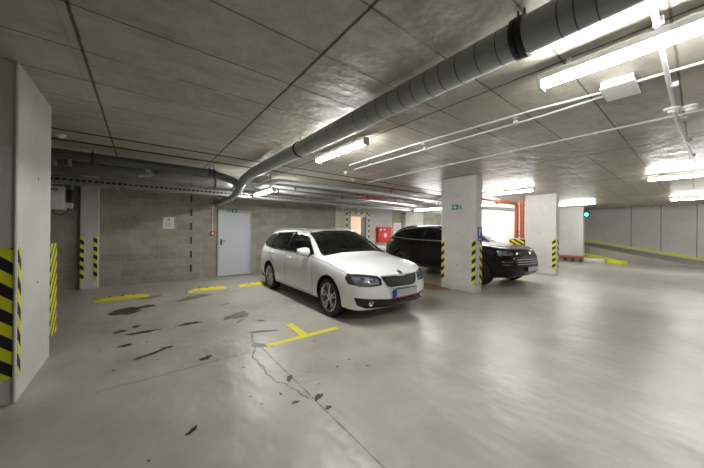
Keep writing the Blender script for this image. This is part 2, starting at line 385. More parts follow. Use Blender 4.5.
bm = bmesh.new(); box(bm, 19.0, 19.25, -8, 9.2, CH, 4.2); struct(link('trim_1', bm, M_ceil))
bm = bmesh.new(); box(bm, -6.2, -6, -8, 9.2, 0, CH); struct(link('wall_left', bm, M_block))
bm = bmesh.new(); box(bm, -6.2, 26, -8.2, -8, 0, 4.2); struct(link('wall_front', bm, M_conc))
# back wall of blocks: from the left corner to the plastered doorway bay
bm = bmesh.new(); box(bm, -6, 6.14, 9.0, 9.2, 0, CH); box(bm, 9.4, 13.4, 9.0, 9.2, 0, CH)
struct(link('wall_back', bm, M_block))
bm = bmesh.new()                            # plastered bay round the doorway
box(bm, 6.14, 6.86, 8.97, 9.2, 0, CH); box(bm, 7.78, 8.3, 8.97, 9.2, 0, CH); box(bm, 6.86, 7.78, 8.97, 9.2, 2.08, CH)
struct(link('wall_plaster', bm, M_plaster))
bm = bmesh.new(); box(bm, 8.3, 9.4, 8.99, 9.2, 0, CH); struct(link('wall_niche', bm, M_conc))
bm = bmesh.new()                            # lobby behind the doorway
box(bm, 5.6, 9.0, 11.6, 11.7, 0, 2.6); box(bm, 5.5, 5.6, 9.2, 11.7, 0, 2.6); box(bm, 9.0, 9.1, 9.2, 11.7, 0, 2.6); box(bm, 5.5, 9.1, 9.2, 11.7, 2.6, 2.7); box(bm, 5.5, 9.1, 9.2, 11.7, -0.1, 0)
struct(link('wall_lobby', bm, M_peach))
# white end wall of the second bay
bm = bmesh.new(); box(bm, 13.4, 13.6, 4.75, 9.2, 0, CH); struct(link('wall_white', bm, M_whitewall))
bm = bmesh.new(); box(bm, 13.6, 19.0, 6.2, 6.4, 0, CH); struct(link('wall_side', bm, M_conc))
# ramp and its retaining wall
WA, WB = Vector((22.8, -0.12)), Vector((21.3, 4.17)); WD = (WB-WA).normalized(); WN = Vector((WD.y, -WD.x))
def rz(s): return 0.045+s*0.185 if s > -0.24 else 0.0            # kerb-line height along the wall; s measured from WA
bm = bmesh.new()
def quad(bm, pts, mi=0):
    f = bm.faces.new([bm.verts.new(p) for p in pts]); f.material_index = mi; return f
s0, s1 = -8.2, 7.5
pa, pb = WA+WD*s0, WA+WD*s1; n = WN*0.3
prism(bm, [tuple(pa), tuple(pa+n), tuple(pb+n), tuple(pb)], -0.1, 4.2)
struct(link('wall_ramp', bm, M_conc))
bm = bmesh.new()                            # joints between the cast wall panels
for s in (-2.4, -1.0, 0.23, 1.51, 2.67, 5.0):
    p = WA+WD*s; q_ = WN*-0.004; a, b_ = p-WD*0.012, p+WD*0.012
    prism(bm, [tuple(a+q_), tuple(b_+q_), tuple(b_+WN*0.01), tuple(a+WN*0.01)], max(0, rz(s)), 4.1)
struct(link('trim_2', bm, M_dark))
bm = bmesh.new()                            # ramp surface
prof = [(-8.2, 0), (-0.5, 0.002), (0.3, 0.08), (1.2, 0.25), (3.0, 0.58), (7.5, 1.42)]
L = 4.1
rows = [((WA+WD*s).x, (WA+WD*s).y, z, s) for s, z in prof if s > -1]
for i in range(len(rows)-1):
    a, b_ = rows[i], rows[i+1]
    quad(bm, [(a[0], a[1], a[2]), (b_[0], b_[1], b_[2]), (18.3, b_[1], b_[2]), (18.3, a[1], a[2])])
    quad(bm, [(18.3, a[1], a[2]), (18.3, b_[1], b_[2]), (18.3, b_[1], -0.2), (18.3, a[1], -0.2)])
struct(link('floor_ramp', bm, M_ramp))
bm = bmesh.new()                            # yellow kerb stripe at the foot of the ramp wall
def wallband(bm, z0, z1, th, lo=-8.0, hi=7.4):
    ss = [lo, -0.5, 0.3, 1.2, 3.0, hi]; P = []
    for s in ss:
        z = 0.0
        for (a, za), (b_, zb) in zip(prof[:-1], prof[1:]):
            if a <= s <= b_: z = za+(zb-za)*(s-a)/(b_-a)
        p = WA+WD*s; P.append((p, z))
    for (p, z), (q_, z2) in zip(P[:-1], P[1:]):
        A = p-WN*th; B = q_-WN*th
        v = [(p.x, p.y, z+z0), (q_.x, q_.y, z2+z0), (B.x, B.y, z2+z0), (A.x, A.y, z+z0), (p.x, p.y, z+z1), (q_.x, q_.y, z2+z1), (B.x, B.y, z2+z1), (A.x, A.y, z+z1)]
        v = [bm.verts.new(x) for x in v]
        for f in ((0, 1, 2, 3), (4, 7, 6, 5), (3, 2, 6, 7), (0, 4, 5, 1), (0, 3, 7, 4), (1, 5, 6, 2)): bm.faces.new([v[k] for k in f])
wallband(bm, 0.0, 0.07, 0.16); struct(link('baseboard_ramp', bm, M_conc))
bm = bmesh.new(); wallband(bm, 0.07, 0.16, 0.17); struct(link('trim_3', bm, M_ykerb))
bm = bmesh.new(); prism(bm, [(19.0, -8), (25.6, -8), (25.6, 9), (19.0, 9)], 3.35, 3.5); struct(link('ceiling_ramp', bm, M_ceil))

# ================================================================ PILLARS
def strip(parent, name, face, a0, a1, fixed, z0, z1, m, th=0.006, towards=-1):
    b2 = bmesh.new()
    if face == 'X': box(b2, fixed, fixed+towards*th, a0, a1, z0, z1)
    else: box(b2, a0, a1, fixed, fixed+towards*th, z0, z1)
    return link(name, b2, m, parent)
S_side = stripe_mat('hazard_stripe_side', (0, 0.8, 1), 0.20, 0.5)
S_side2 = stripe_mat('hazard_stripe_side_steep', (0, 1.3, 1), 0.21, 0.52)
S_front = stripe_mat('hazard_stripe_front', (0.9, 0, 1), 0.205, 0.5)
S_fine = stripe_mat('hazard_stripe_fine', (0, -1.0, 1), 0.15, 0.60, yellow=(0.74, 0.72, 0.02))
S_back = stripe_mat('hazard_stripe_back', (0.7, 0, 1), 0.20, 0.5)
S_left = stripe_mat('hazard_stripe_wide', (0.9, 0, 1), 0.33, 0.5)
def pillar(x0, x1, y0, y1, label, strips=True, h=CH, holes=(0.75, 1.65), hy=None):
    t = empty('concrete_pillar', (0, 0, 0), label, 'pillar')
    b2 = bmesh.new(); box(b2, x0, x1, y0, y1, 0, h, bev=0.012); link('shaft', b2, M_pillar, t)
    for z in (0.62, 1.42, 2.3):
        b2 = bmesh.new(); yy = y0+(y1-y0)*0.52
        lathe(b2, [(0.0001, -0.0025), (0.012, -0.0025), (0.012, 0.002)], 'x', (x0, yy, z), 10); link('tie_hole', b2, M_dark, t)
    return t
p1 = pillar(-1.25, -0.79, 3.4, 4.42, 'large grey concrete pillar at the left edge, nearest the camera')
# that pillar is seen on its right side, so its marks go on the +X face
for c in list(p1.children):
    if c.name.startswith('tie_hole'): bpy.data.objects.remove(c)
for z in (0.9, 1.9):
    b2 = bmesh.new(); lathe(b2, [(0.0001, 0.0025), (0.012, 0.0025), (0.012, -0.002)], 'x', (-0.79, 3.95, z), 10); link('tie_hole', b2, M_dark, p1)
strip(p1, 'hazard_strip', 'Y', -1.05, -0.81, 3.4, 0.21, 1.26, S_front)
strip(p1, 'hazard_strip', 'X', 3.405, 3.47, -0.79, 0.21, 1.26, S_side2, towards=1)
b2 = bmesh.new(); tube(b2, [(-0.797, 3.393, 0.03), (-0.797, 3.393, CH-0.02)], 0.012, 8); sm(link('corner_bead', b2, M_pillar, p1))
t = empty('hazard_board', (-0.82, 4.72, 0), 'low yellow and black striped board sticking out behind the large left pillar', 'board')
b2 = bmesh.new(); box(b2, -0.03, 0.03, -0.28, 0.0, 0.2, 1.25); link('panel', b2, S_fine, t)
b2 = bmesh.new(); box(b2, -0.06, -0.03, -0.26, -0.02, 0, 1.2); link('backing_post', b2, M_dark, t)
p2 = pillar(6.15, 6.43, 3.2, 4.12, 'concrete pillar between the white estate car and the black car')
strip(p2, 'hazard_strip', 'X', 3.205, 3.30, 6.15, 0.2, 1.24, S_side); strip(p2, 'hazard_strip', 'X', 4.03, 4.11, 6.15, 0.2, 1.24, S_side)
strip(p2, 'hazard_strip', 'Y', 6.32, 6.425, 3.2, 0.2, 1.24, S_front)
p3 = pillar(11.05, 11.33, 2.98, 3.92, 'concrete pillar beside the orange standpipes, right of the black car')
strip(p3, 'hazard_strip', 'X', 2.99, 3.09, 11.05, 0.2, 1.22, S_side); strip(p3, 'hazard_strip', 'Y', 11.2, 11.32, 2.98, 0.2, 1.22, S_front)
p4 = pillar(17.3, 17.58, 3.56, 4.55, 'farthest concrete pillar, with the green signal lamp on its side')
p5 = pillar(-1.12, -0.80, 8.86, 9.0, 'slim concrete pilaster against the block wall at the left')
for c in list(p5.children):
    if c.name.startswith('tie_hole'): bpy.data.objects.remove(c)
strip(p5, 'hazard_strip', 'Y', -1.115, -1.05, 8.86, 0.2, 1.24, S_back); strip(p5, 'hazard_strip', 'Y', -0.885, -0.82, 8.86, 0.2, 1.24, S_back)
p6 = empty('concrete_pilaster', (0, 0, 0), 'pale concrete pilaster on the back wall above the black car roof', 'pillar')
b2 = bmesh.new(); box(b2, 10.2, 11.6, 8.85, 9.0, 0, CH, bev=0.01); link('shaft', b2, M_pillar, p6)
b2 = bmesh.new(); box(b2, 10.72, 10.75, 8.845, 8.86, 0, CH); box(b2, 11.2, 11.22, 8.845, 8.86, 0, CH); link('joint', b2, M_conc, p6)

# vertical slotted joint in the block wall
bm = bmesh.new()
for k in range(7): box(bm, 1.12, 1.165, 8.985, 9.01, 0.22+k*0.4, 0.42+k*0.4)
struct(link('trim_4', bm, M_dark))

# ================================================================ DOORS
t = bpy.data.objects.new('door_1', None); COL.objects.link(t); t['kind'] = 'structure'
b2 = bmesh.new(); box(b2, 1.86, 2.79, 8.955, 8.985, 0.02, 2.0, bev=0.004); link('door_leaf', b2, M_door, t)
b2 = bmesh.new(); box(b2, 1.825, 1.865, 8.94, 9.01, 0, 2.045); box(b2, 2.785, 2.825, 8.94, 9.01, 0, 2.045); box(b2, 1.825, 2.825, 8.94, 9.01, 2.0, 2.045); link('door_frame', b2, M_frame, t)
b2 = bmesh.new(); box(b2, 1.905, 1.945, 8.945, 8.957, 0.96, 1.14); tube(b2, [(1.925, 8.955, 1.09), (1.925, 8.90, 1.09), (2.04, 8.90, 1.09)], 0.009, 8); sm(link('door_handle', b2, M_black, t))
for z in (0.25, 1.75):
    b2 = bmesh.new(); tube(b2, [(2.787, 8.945, z), (2.787, 8.945, z+0.1)], 0.009, 8); link('hinge', b2, M_steel, t)
# doorway to the lobby, with dashed glow-tape around it
t = bpy.data.objects.new('door_2', None); COL.objects.link(t); t['kind'] = 'structure'
b2 = bmesh.new(); box(b2, 7.50, 7.74, 8.99, 9.02, 0.02, 2.03); link('door_leaf', b2, mat('grey_lobby_door', (0.30, 0.30, 0.33), 0.5), t)
b2 = bmesh.new(); box(b2, 6.82, 6.88, 8.94, 9.2, 0, 2.1); box(b2, 7.74, 7.80, 8.94, 9.2, 0, 2.1); box(b2, 6.82, 7.80, 8.94, 9.2, 2.05, 2.11); link('door_frame', b2, mat('frame_grey', (0.5, 0.5, 0.48), 0.5), t)
b2 = bmesh.new(); box(b2, 6.66, 6.74, 8.955, 8.97, 0.1, 2.2, 0); box(b2, 7.88, 7.96, 8.955, 8.97, 0.1, 2.2, 0); box(b2, 6.66, 7.96, 8.955, 8.97, 2.16, 2.24, 0)
for k in range(9):
    z = 0.2+k*0.235
    box(b2, 6.665, 6.735, 8.95, 8.955, z, z+0.11, 1); box(b2, 7.885, 7.955, 8.95, 8.955, z, z+0.11, 1)
for k in range(4): box(b2, 6.8+k*0.32, 6.9+k*0.32, 8.95, 8.955, 2.165, 2.235, 1)
link('marking_tape', b2, [mat('pale_yellow_tape', (0.75, 0.74, 0.45), 0.5), M_black], t)
# notice inside lobby + its light
t = empty('lobby_lamp', (7.0, 10.4, 2.55), 'warm lamp on the lobby ceiling seen through the doorway', 'ceiling lamp')
b2 = bmesh.new(); lathe(b2, [(0.0001, 0.05), (0.15, 0.05), (0.15, 0.0)], 'z', (0, 0, 0), 20); link('base', b2, M_white, t)
b2 = bmesh.new(); lathe(b2, [(0.14, 0.0), (0.12, -0.04), (0.0001, -0.06)], 'z', (0, 0, 0), 20); link('diffuser', b2, mat('warm_glow', (1, .9, .8), .5, emit=(1, 0.88, 0.74), estr=60), t)

# ================================================================ CEILING LIGHTS
def fixture(name, x, y0, y1, zb, label, top=CH):
    L = y1-y0
    t = empty(name, (x, y0, zb), label, 'ceiling light', None)
    b2 = bmesh.new(); box(b2, -0.051, 0.051, 0, L, 0.062, 0.11, bev=0.006); link('housing', b2, M_lampw, t)
    b2 = bmesh.new(); n = 8; prof = [(0.047*math.cos(a), 0.055+0.048*math.sin(a)) for a in [PI+0.08+(PI-0.16)*i/n for i in range(n+1)]]
    ra = [b2.verts.new((px, 0.03, pz)) for px, pz in prof]; rb = [b2.verts.new((px, L-0.03, pz)) for px, pz in prof]
    for i in range(n):
        f = b2.faces.new((ra[i], ra[i+1], rb[i+1], rb[i])); f.smooth = True
    b2.faces.new(ra[::-1]); b2.faces.new(rb); link('diffuser', b2, M_tube, t)
    for yy in (0.0, L-0.03):
        b2 = bmesh.new(); box(b2, -0.05, 0.05, yy, yy+0.03, 0.002, 0.08, bev=0.004); link('end_cap', b2, M_lampw, t)
    for yy in (0.2, L-0.2):
        b2 = bmesh.new(); box(b2, -0.02, 0.02, yy-0.015, yy+0.015, 0.118, top-zb); link('bracket', b2, M_steel, t)
    return t
fixture('ceiling_light', 2.57, -0.46, 0.82, 2.585, 'large bright fluorescent batten at the upper right, nearest the camera')
fixture('ceiling_light', 2.42, 2.80, 4.10, 2.60, 'fluorescent batten on the ceiling in front of the white car, beside the grey drain pipe')
fixture('ceiling_light', 2.44, 6.12, 7.40, 2.33, 'small fluorescent batten hung below the pipes by the pale door')
fixture('ceiling_light', 9.12, 3.0, 4.5, 2.64, 'fluorescent batten above the bonnet of the black car')
fixture('ceiling_light', 9.17, -0.5, 0.76, 2.62, 'far fluorescent batten at the right edge, nearer one of the two there')
fixture('ceiling_light', 15.1, -0.65, 0.68, 2.62, 'distant fluorescent batten near the ramp wall at the right edge')
fixture('ceiling_light', 15.1, 2.7, 4.1, 2.66, 'fluorescent batten seen just in front of the farthest pillar')
fixture('ceiling_light', 9.1, 6.05, 7.38, 2.29, 'fluorescent batten among the pipes above the rear of the black car')
for x in (9.17, 15.1): fixture('ceiling_light', x, -4.4, -3.1, 2.62, 'unseen fluorescent batten added to light the floor, over the aisle behind the camera, %s' % {2.57: 'left row', 9.17: 'middle row', 15.1: 'right row'}[x])  # out-of-view battens added to brighten the floor
fixture('ceiling_light', 20.6, -3.4, -2.1, 3.2, 'nearer unseen fluorescent batten added to light the ramp wall, on the ramp ceiling outside the right edge', top=3.35)  # added outside the view to brighten the ramp wall
fixture('ceiling_light', 20.6, -6.4, -5.1, 3.2, 'farther unseen fluorescent batten added to light the ramp wall, on the ramp ceiling outside the right edge', top=3.35)  # second out-of-view batten added for the ramp wall
fixture('ceiling_light', 12.4, 5.6, 7.6, 2.64, 'extra fluorescent batten added to brighten the white end wall')  # extra lamp added so the white wall burns out

# ================================================================ PIPES
def pipe(name, pts, r, m, label, cat='pipe', seams=None, seg=20, clamps=(), into=None):
    t = into or empty(name, pts[0], label, cat); o0 = Vector(t.location); P = [Vector(p)-o0 for p in pts]
    b2 = bmesh.new(); tube(b2, P, r, seg); link('pipe_run' if into is None else 'branch_pipe', b2, m, t)
    d = (P[1]-P[0]).normalized()
    def ring(s, wd, dr, mm, nm):
        b3 = bmesh.new(); tube(b3, [P[0]+d*(s-wd/2), P[0]+d*(s+wd/2)], (r if isinstance(r, float) else r[0])+dr, seg); return link(nm, b3, mm, t)
    for s in (seams or ()): ring(s, 0.006, 0.0015, M_pipejoint, 'seam')
    for s in clamps:
        c = ring(s, 0.03, 0.012, M_black, 'pipe_clamp')
        b3 = bmesh.new(); q_ = P[0]+d*s; tube(b3, [q_+Vector((0, 0, r if isinstance(r, float) else r[0])), (q_.x, q_.y, CH-o0.z)], 0.006, 6); link('hanger_rod', b3, M_black, c)
    return t
DP = pipe('drain_pipe', [(1.81, -6.0, 2.60), (1.81, 5.7, 2.60), (1.77, 6.1, 2.52)], 0.105, M_pipeg2, 'long grey drain pipe slung under the ceiling from the upper middle towards the back wall',
     seams=[6+s for s in (.315, .40, .47, .783, .912, 1.056, 1.186, 1.31, 1.448, 1.577, 1.719, 1.861, 2.002, 2.2, 2.45, 2.7, 2.95, 3.2, 4.1, 4.9)], clamps=(6.655, 6.69, 9.56))
pipe('drain_pipe', [(-6, 6.3, 2.64), (1.17, 6.3, 2.62), (1.60, 6.3, 2.50), (1.76, 6.3, 2.42)], 0.075, M_pipedark, 'dark grey pipe running left from the pipe junction, just under the ceiling grooves', clamps=(5.35, 7.12, 7.2), into=DP)
pipe('drain_pipe', [(1.77, 6.08, 2.53), (1.75, 6.22, 2.47), (1.74, 6.32, 2.42)], 0.088, M_pipeg, 'short grey elbow where the long ceiling pipe meets the cross pipes', into=DP)
pipe('drain_pipe', [(1.74, 6.32, 2.46), (1.74, 6.35, 2.34), (1.745, 6.55, 2.29), (1.76, 7.2, 2.215), (1.80, 8.99, 2.20)], 0.07, M_pipeg, '', into=DP)
pipe('cross_pipe', [(1.90, 6.3, 2.46), (2.18, 6.3, 2.455), (2.55, 6.3, 2.60), (2.60, 6.25, 2.62), (5.0, 6.2, 2.62), (13.3, 6.2, 2.60)], 0.058, M_silver, 'silver pipe running right from the junction above the white car')
pipe('air_duct', [(-6, 7.25, 2.575), (1.65, 7.25, 2.575), (1.80, 7.25, 2.56)], [0.13, 0.13, 0.09], M_duct, 'fat dull grey air duct along the back wall at the left', cat='duct', seams=(2.4, 3.9, 5.4, 6.9), seg=28, clamps=(1.5, 4.6, 7.4))
pipe('cross_pipe', [(2.1, 6.8, 2.58), (7.6, 6.8, 2.56)], 0.045, M_pipeg, 'thin dark pipe behind the silver pipe over the white car', clamps=(1.2, 3.4))
pipe('cross_pipe', [(2.0, 7.25, 2.53), (5.0, 7.25, 2.53), (9.1, 7.25, 2.53)], 0.06, M_galv, 'galvanised pipe between the dark pipe and the cable tray', clamps=(1.0, 3.2))
pipe('cross_pipe', [(6.5, 6.55, 2.62), (13.3, 6.55, 2.60)], 0.06, M_silver, 'second silver pipe above the doorway and the black car')
pipe('cross_pipe', [(9.6, 6.95, 2.40), (10.0, 5.6, 2.42), (12.8, 5.0, 2.42)], 0.07, M_silver, 'silver pipe bending over the black car towards the orange pipe', clamps=(0.5, 1.2))
pipe('cross_pipe', [(-6, 8.55, 2.56), (12.5, 8.55, 2.56)], 0.04, M_pipeg, 'thin dark pipe behind the cable tray against the back wall')
pipe('sprinkler_pipe', [(5.2, 6.45, 2.50), (7.3, 6.45, 2.49)], 0.03, M_orange, 'orange sprinkler pipe glimpsed among the silver pipes left of the middle pillar', clamps=(0.4, 1.7))
t = empty('valve', (6.45, 6.2, 2.695), 'red valve on top of the silver pipe left of the middle pillar', 'valve')
b2 = bmesh.new(); tube(b2, [(0, 0, -0.02), (0, 0, 0.05)], 0.03, 10); link('body', b2, M_red, t)
b2 = bmesh.new(); lathe(b2, [(0.0001, 0.05), (0.06, 0.05), (0.06, 0.07), (0.0001, 0.07)], 'z', (0, 0, 0), 14); link('hand_wheel', b2, M_red, t)
# cable tray with slots
t = empty('cable_tray', (-6, 7.5, 2.305), 'long perforated metal cable tray under the pipes along the back wall', 'cable tray')
b2 = bmesh.new(); TL = 17.5
box(b2, 0, TL, 0.0, 0.012, 0.085, 0.115); box(b2, 0, TL, 0.0, 0.012, 0.0, 0.045); box(b2, 0, TL, 0.0, 0.35, -0.006, 0.0); box(b2, 0, TL, 0.34, 0.35, 0, 0.115)
k = 0
while k*0.09 < TL: box(b2, k*0.09, k*0.09+0.03, 0.002, 0.010, 0.044, 0.086); k += 1
link('side_rail', b2, mat('dull_zinc', (0.30, 0.30, 0.29), 0.5, metal=0.4), t)
b2 = bmesh.new(); rr = random.Random(3)
for i in range(6): tube(b2, [(0.1, 0.05+i*0.045, 0.012), (TL-0.1, 0.05+i*0.045+rr.uniform(-.01, .01), 0.012)], 0.011, 6)

for zz in (0.02, 0.042, 0.064, 0.086): tube(b2, [(0.1, 0.03, zz), (TL-0.1, 0.03, zz)], 0.0125, 6)
link('cables', b2, M_black, t)
for s in (1.2, 3.4, 5.6, 7.9, 10.1, 12.3, 14.5, 16.6):
    b2 = bmesh.new(); tube(b2, [(s, -0.01, -0.012), (s, -0.01, CH-2.305)], 0.006, 6); box(b2, s-0.015, s+0.015, -0.02, 0.36, -0.03, -0.006); link('support_bracket', b2, M_galv, t)
# pipe junction bits left: brackets / sockets under P1
FIT1 = t = empty('pipe_fitting', (-1.05, 6.32, 2.525), 'pale pipe socket pair under the dark pipe at the upper left', 'pipe fitting')
b2 = bmesh.new(); tube(b2, [(-0.06, 0, 0), (-0.06, 0, -0.09)], 0.045, 12); tube(b2, [(0.1, 0, 0.02), (0.1, 0, -0.08)], [0.04, 0.05], 12); sm(link('socket', b2, M_duct, t))
b2 = bmesh.new(); tube(b2, [(-0.06, 0, 0), (-0.06, 0, 0.03), (0.1, 0, 0.03), (0.1, 0, 0)], 0.02, 8); link('bridge', b2, M_pipeg, t)
FIT2 = t = empty('pipe_fitting', (0.10, 6.34, 2.47), 'clustered pipe branch fitting under the dark pipe above the paper notice', 'pipe fitting')
b2 = bmesh.new(); tube(b2, [(-0.15, 0, -0.06), (0.0, 0, -0.03), (0.12, 0, 0.03)], 0.04, 12); tube(b2, [(0.0, 0, -0.02), (0.0, 0.0, 0.08)], 0.05, 12); sm(link('branch', b2, M_pipeg, t))
b2 = bmesh.new(); tube(b2, [(0.10, 0, 0.0), (0.17, 0, 0.0)], 0.06, 14); sm(link('collar', b2, M_duct, t))
b2 = bmesh.new(); tube(b2, [(-0.04, -0.02, 0.05), (0.04, -0.02, 0.05)], 0.045, 12); sm(link('cap', b2, M_galv, t))
for t in (FIT1, FIT2):                       # both sockets belong to the drain pipe they hang from
    for c in list(t.children): c.parent = DP; c.location = t.location-DP.location
    bpy.data.objects.remove(t)
# orange standpipes and their guard
t = empty('standpipe', (11.13, 4.05, 0), 'right-hand vertical orange standpipe beside the pillar', 'pipe')
b2 = bmesh.new(); tube(b2, [(0, 0, 0.05), (0, 0, 2.66)], 0.075, 16); sm(link('pipe_run', b2, M_orange, t))
b2 = bmesh.new(); tube(b2, [(0, 0, 1.28), (0, 0, 1.33)], 0.09, 16); sm(link('flange', b2, M_orange, t))
b2 = bmesh.new(); tube(b2, [(0, 0, 2.42), (0, 0, 2.48)], 0.09, 16); sm(link('flange', b2, M_orange, t))
t = empty('standpipe', (11.13, 4.235, 0), 'left-hand vertical orange standpipe that turns over the black car', 'pipe')
b2 = bmesh.new(); tube(b2, [(0, 0, 0.05), (0, 0, 2.40), (-0.03, 0, 2.48), (-0.12, 0, 2.51), (-4.1, 0, 2.51)], 0.068, 16); sm(link('pipe_run', b2, M_orange, t))
b2 = bmesh.new(); tube(b2, [(0, 0, 1.28), (0, 0, 1.33)], 0.085, 16); sm(link('flange', b2, M_orange, t))
b2 = bmesh.new(); tube(b2, [(-1.6, 0, 2.51), (-1.54, 0, 2.51)], 0.085, 16); sm(link('flange', b2, M_orange, t))
t = empty('valve', (11.02, 4.145, 1.45), 'small black valve between the two orange standpipes', 'valve')
b2 = bmesh.new(); tube(b2, [(0, 0, -0.05), (0, 0, 0.05)], 0.02, 8); tube(b2, [(-0.03, 0, 0), (0.04, 0, 0)], 0.02, 8); link('body', b2, M_dark, t)
t = empty('pipe_guard', (11.05, 3.93, 0), 'black and yellow striped guard box round the foot of the orange standpipes', 'guard')
b2 = bmesh.new(); box(b2, -0.03, -0.005, 0.0, 0.50, 0, 1.19); box(b2, -0.005, 0.25, 0.0, 0.02, 0, 1.19); box(b2, -0.005, 0.25, 0.48, 0.50, 0, 1.19); link('casing', b2, M_dark, t)
b2 = bmesh.new(); box(b2, -0.04, -0.03, 0.0, 0.50, 0.3, 1.19); link('hazard_face', b2, stripe_mat('hazard_stripe_guard', (0, -0.6, 1), 0.15, 0.5), t)
b2 = bmesh.new(); box(b2, -0.04, -0.005, -0.005, 0.505, 1.19, 1.21); link('lid', b2, M_white, t)

# conduits on the ceiling
def conduit(pts, r, label, clips=()):
    t = empty('conduit', pts[0], label, 'conduit'); o0 = Vector(pts[0])
    P = [Vector(p)-o0 for p in pts]; b2 = bmesh.new(); tube(b2, P, r, 8); sm(link('tube', b2, M_white, t))
    tot = (P[-1]-P[0]); n = max(1, int(tot.length/1.05))
    for i in range(n):
        c = P[0]+tot*((i+0.4)/n); b2 = bmesh.new(); box(b2, c.x-0.022, c.x+0.022, c.y-0.022, c.y+0.022, c.z-r*1.2, c.z+0.02, bev=0.004); link('clip', b2, M_white, t)
    return t
zc = CH-0.028
conduit([(3.27, 4.3, zc), (3.25, 2.8, zc), (3.32, 1.1, zc), (3.40, 0.56, zc)], 0.011, 'left one of the paired white ceiling conduits behind the square junction box')
conduit([(3.58, 4.55, zc), (3.56, 1.1, zc), (3.50, 0.56, zc)], 0.011, 'right one of the paired white ceiling conduits behind the square junction box')
conduit([(3.38, 0.34, zc), (3.50, -4.0, zc)], 0.011, 'white conduit leaving the junction box towards the right edge')
conduit([(4.80, 5.5, zc), (4.69, 0.0, zc), (4.66, -4.0, zc)], 0.011, 'long single white conduit on the ceiling, nearer the middle pillar')
conduit([(2.0, 0.17, zc-0.035), (4.77, 0.17, zc-0.035), (7.76, 0.06, zc-0.035)], 0.015, 'thicker grey conduit crossing the ceiling past the smoke detector')
t = empty('junction_box', (3.40, 0.45, CH-0.07), 'square white junction box on the ceiling by the big light', 'junction box')
b2 = bmesh.new(); box(b2, -0.17, 0.17, -0.105, 0.105, 0.015, 0.07, bev=0.008); link('box', b2, M_white, t)
b2 = bmesh.new(); box(b2, -0.178, 0.178, -0.113, 0.113, 0.0, 0.016, bev=0.005); link('cover', b2, M_white, t)
def disc(name, x, y, r, label, cat, z=None, m=None):
    t = empty(name, (x, y, (z or CH)), label, cat)
    b2 = bmesh.new(); lathe(b2, [(r, 0), (r, -0.018), (r*0.85, -0.025), (0.0001, -0.025)], 'z', (0, 0, 0), 20); sm(link('base', b2, m or M_white, t))
    b2 = bmesh.new(); lathe(b2, [(r*0.55, -0.025), (r*0.5, -0.05), (0.0001, -0.055)], 'z', (0, 0, 0), 16); sm(link('sensor', b2, m or M_white, t))
    return t
disc('smoke_detector', 4.20, 0.18, 0.06, 'white round smoke detector on the thick conduit, left one of the touching pair', 'smoke detector', CH-0.084)
disc('smoke_detector', 4.26, 0.07, 0.06, 'white round smoke detector on the thick conduit, right one of the touching pair', 'smoke detector', CH-0.084)
disc('smoke_detector', 3.66, 4.95, 0.05, 'small white detector at the end of the paired conduits, nearer one', 'smoke detector')
disc('smoke_detector', 4.33, 5.53, 0.05, 'small white detector near the end of the paired conduits, farther one', 'smoke detector')
disc('smoke_detector', -0.92, 5.65, 0.06, 'small pale detector on the ceiling right beside the large left pillar', 'smoke detector')

# ================================================================ WALL ITEMS
def signbox(name, M4, w_, h_, th, m, label, cat):
    t = empty(name, M4.translation, label, cat); A = M4.copy(); A.translation = (0, 0, 0)
    b2 = bmesh.new(); prism(b2, rect(w_, h_), 0, th, 0, A); link('plate', b2, m, t); return t, A
t, A = signbox('paper_notice', M_Y(0.60, 8.995, 1.61), 0.25, 0.33, 0.004, M_paper, 'white paper notice taped to the block wall left of the pale door', 'notice')
b2 = bmesh.new()
prism(b2, rect(0.06, 0.06, 0, 0.09), 0.004, 0.005, 0, A)
for k in range(5): prism(b2, rect(0.16, 0.012, 0, 0.02-k*0.032), 0.004, 0.005, 0, A)
link('print', b2, M_ink, t)
b2 = bmesh.new()
for sx in (-1, 1):
    prism(b2, rect(0.06, 0.03, sx*0.135, 0.15), 0.004, 0.006, 0, A); prism(b2, rect(0.06, 0.03, sx*0.135, -0.15), 0.004, 0.006, 0, A)
link('tape', b2, M_plaster, t)
t = empty('fire_alarm_button', (1.69, 9.0, 1.32), 'small red fire alarm button on the wall left of the pale door', 'alarm button')
b2 = bmesh.new(); box(b2, -0.055, 0.055, -0.055, 0, -0.06, 0.06, bev=0.006); link('case', b2, M_red, t)
b2 = bmesh.new(); box(b2, -0.03, 0.03, -0.06, -0.055, -0.03, 0.03); link('push_plate', b2, M_white, t)
t = empty('conduit', (1.69, 8.985, 1.38), 'thin vertical conduit rising from the red alarm button', 'conduit')
b2 = bmesh.new(); tube(b2, [(0, 0, 0), (0, 0, 0.72)], 0.012, 8); sm(link('tube', b2, M_white, t))
t = empty('alarm_sounder', (1.66, 8.99, 2.14), 'small pinkish-white sounder at the top of the alarm conduit', 'sounder')
b2 = bmesh.new(); box(b2, -0.06, 0.06, -0.06, 0, -0.05, 0.05, bev=0.01); link('case', b2, M_white, t)
b2 = bmesh.new(); lathe(b2, [(0.035, -0.06), (0.03, -0.075), (0.0001, -0.078)], 'y', (0, 0, -0.01), 12); link('lens', b2, mat('pale_pink_plastic', (0.75, 0.45, 0.42), 0.5), t)
def exit_sign(M4, w_, h_, label, extra=True):
    t, A = signbox('exit_sign', M4, w_, h_, 0.01, M_green, label, 'sign')
    b2 = bmesh.new(); s = h_*0.30
    prism(b2, rect(s*2.2, s*0.7, 0, 0), 0.010, 0.012, 0, A); prism(b2, rect(s*0.7, s*2.2, 0, 0), 0.010, 0.012, 0, A)
    link('cross_symbol', b2, M_paper, t)
    return t, A
exit_sign(M_Y(2.30, 8.94, 2.02), 0.15, 0.105, 'small green emergency sign with white cross over the pale door')
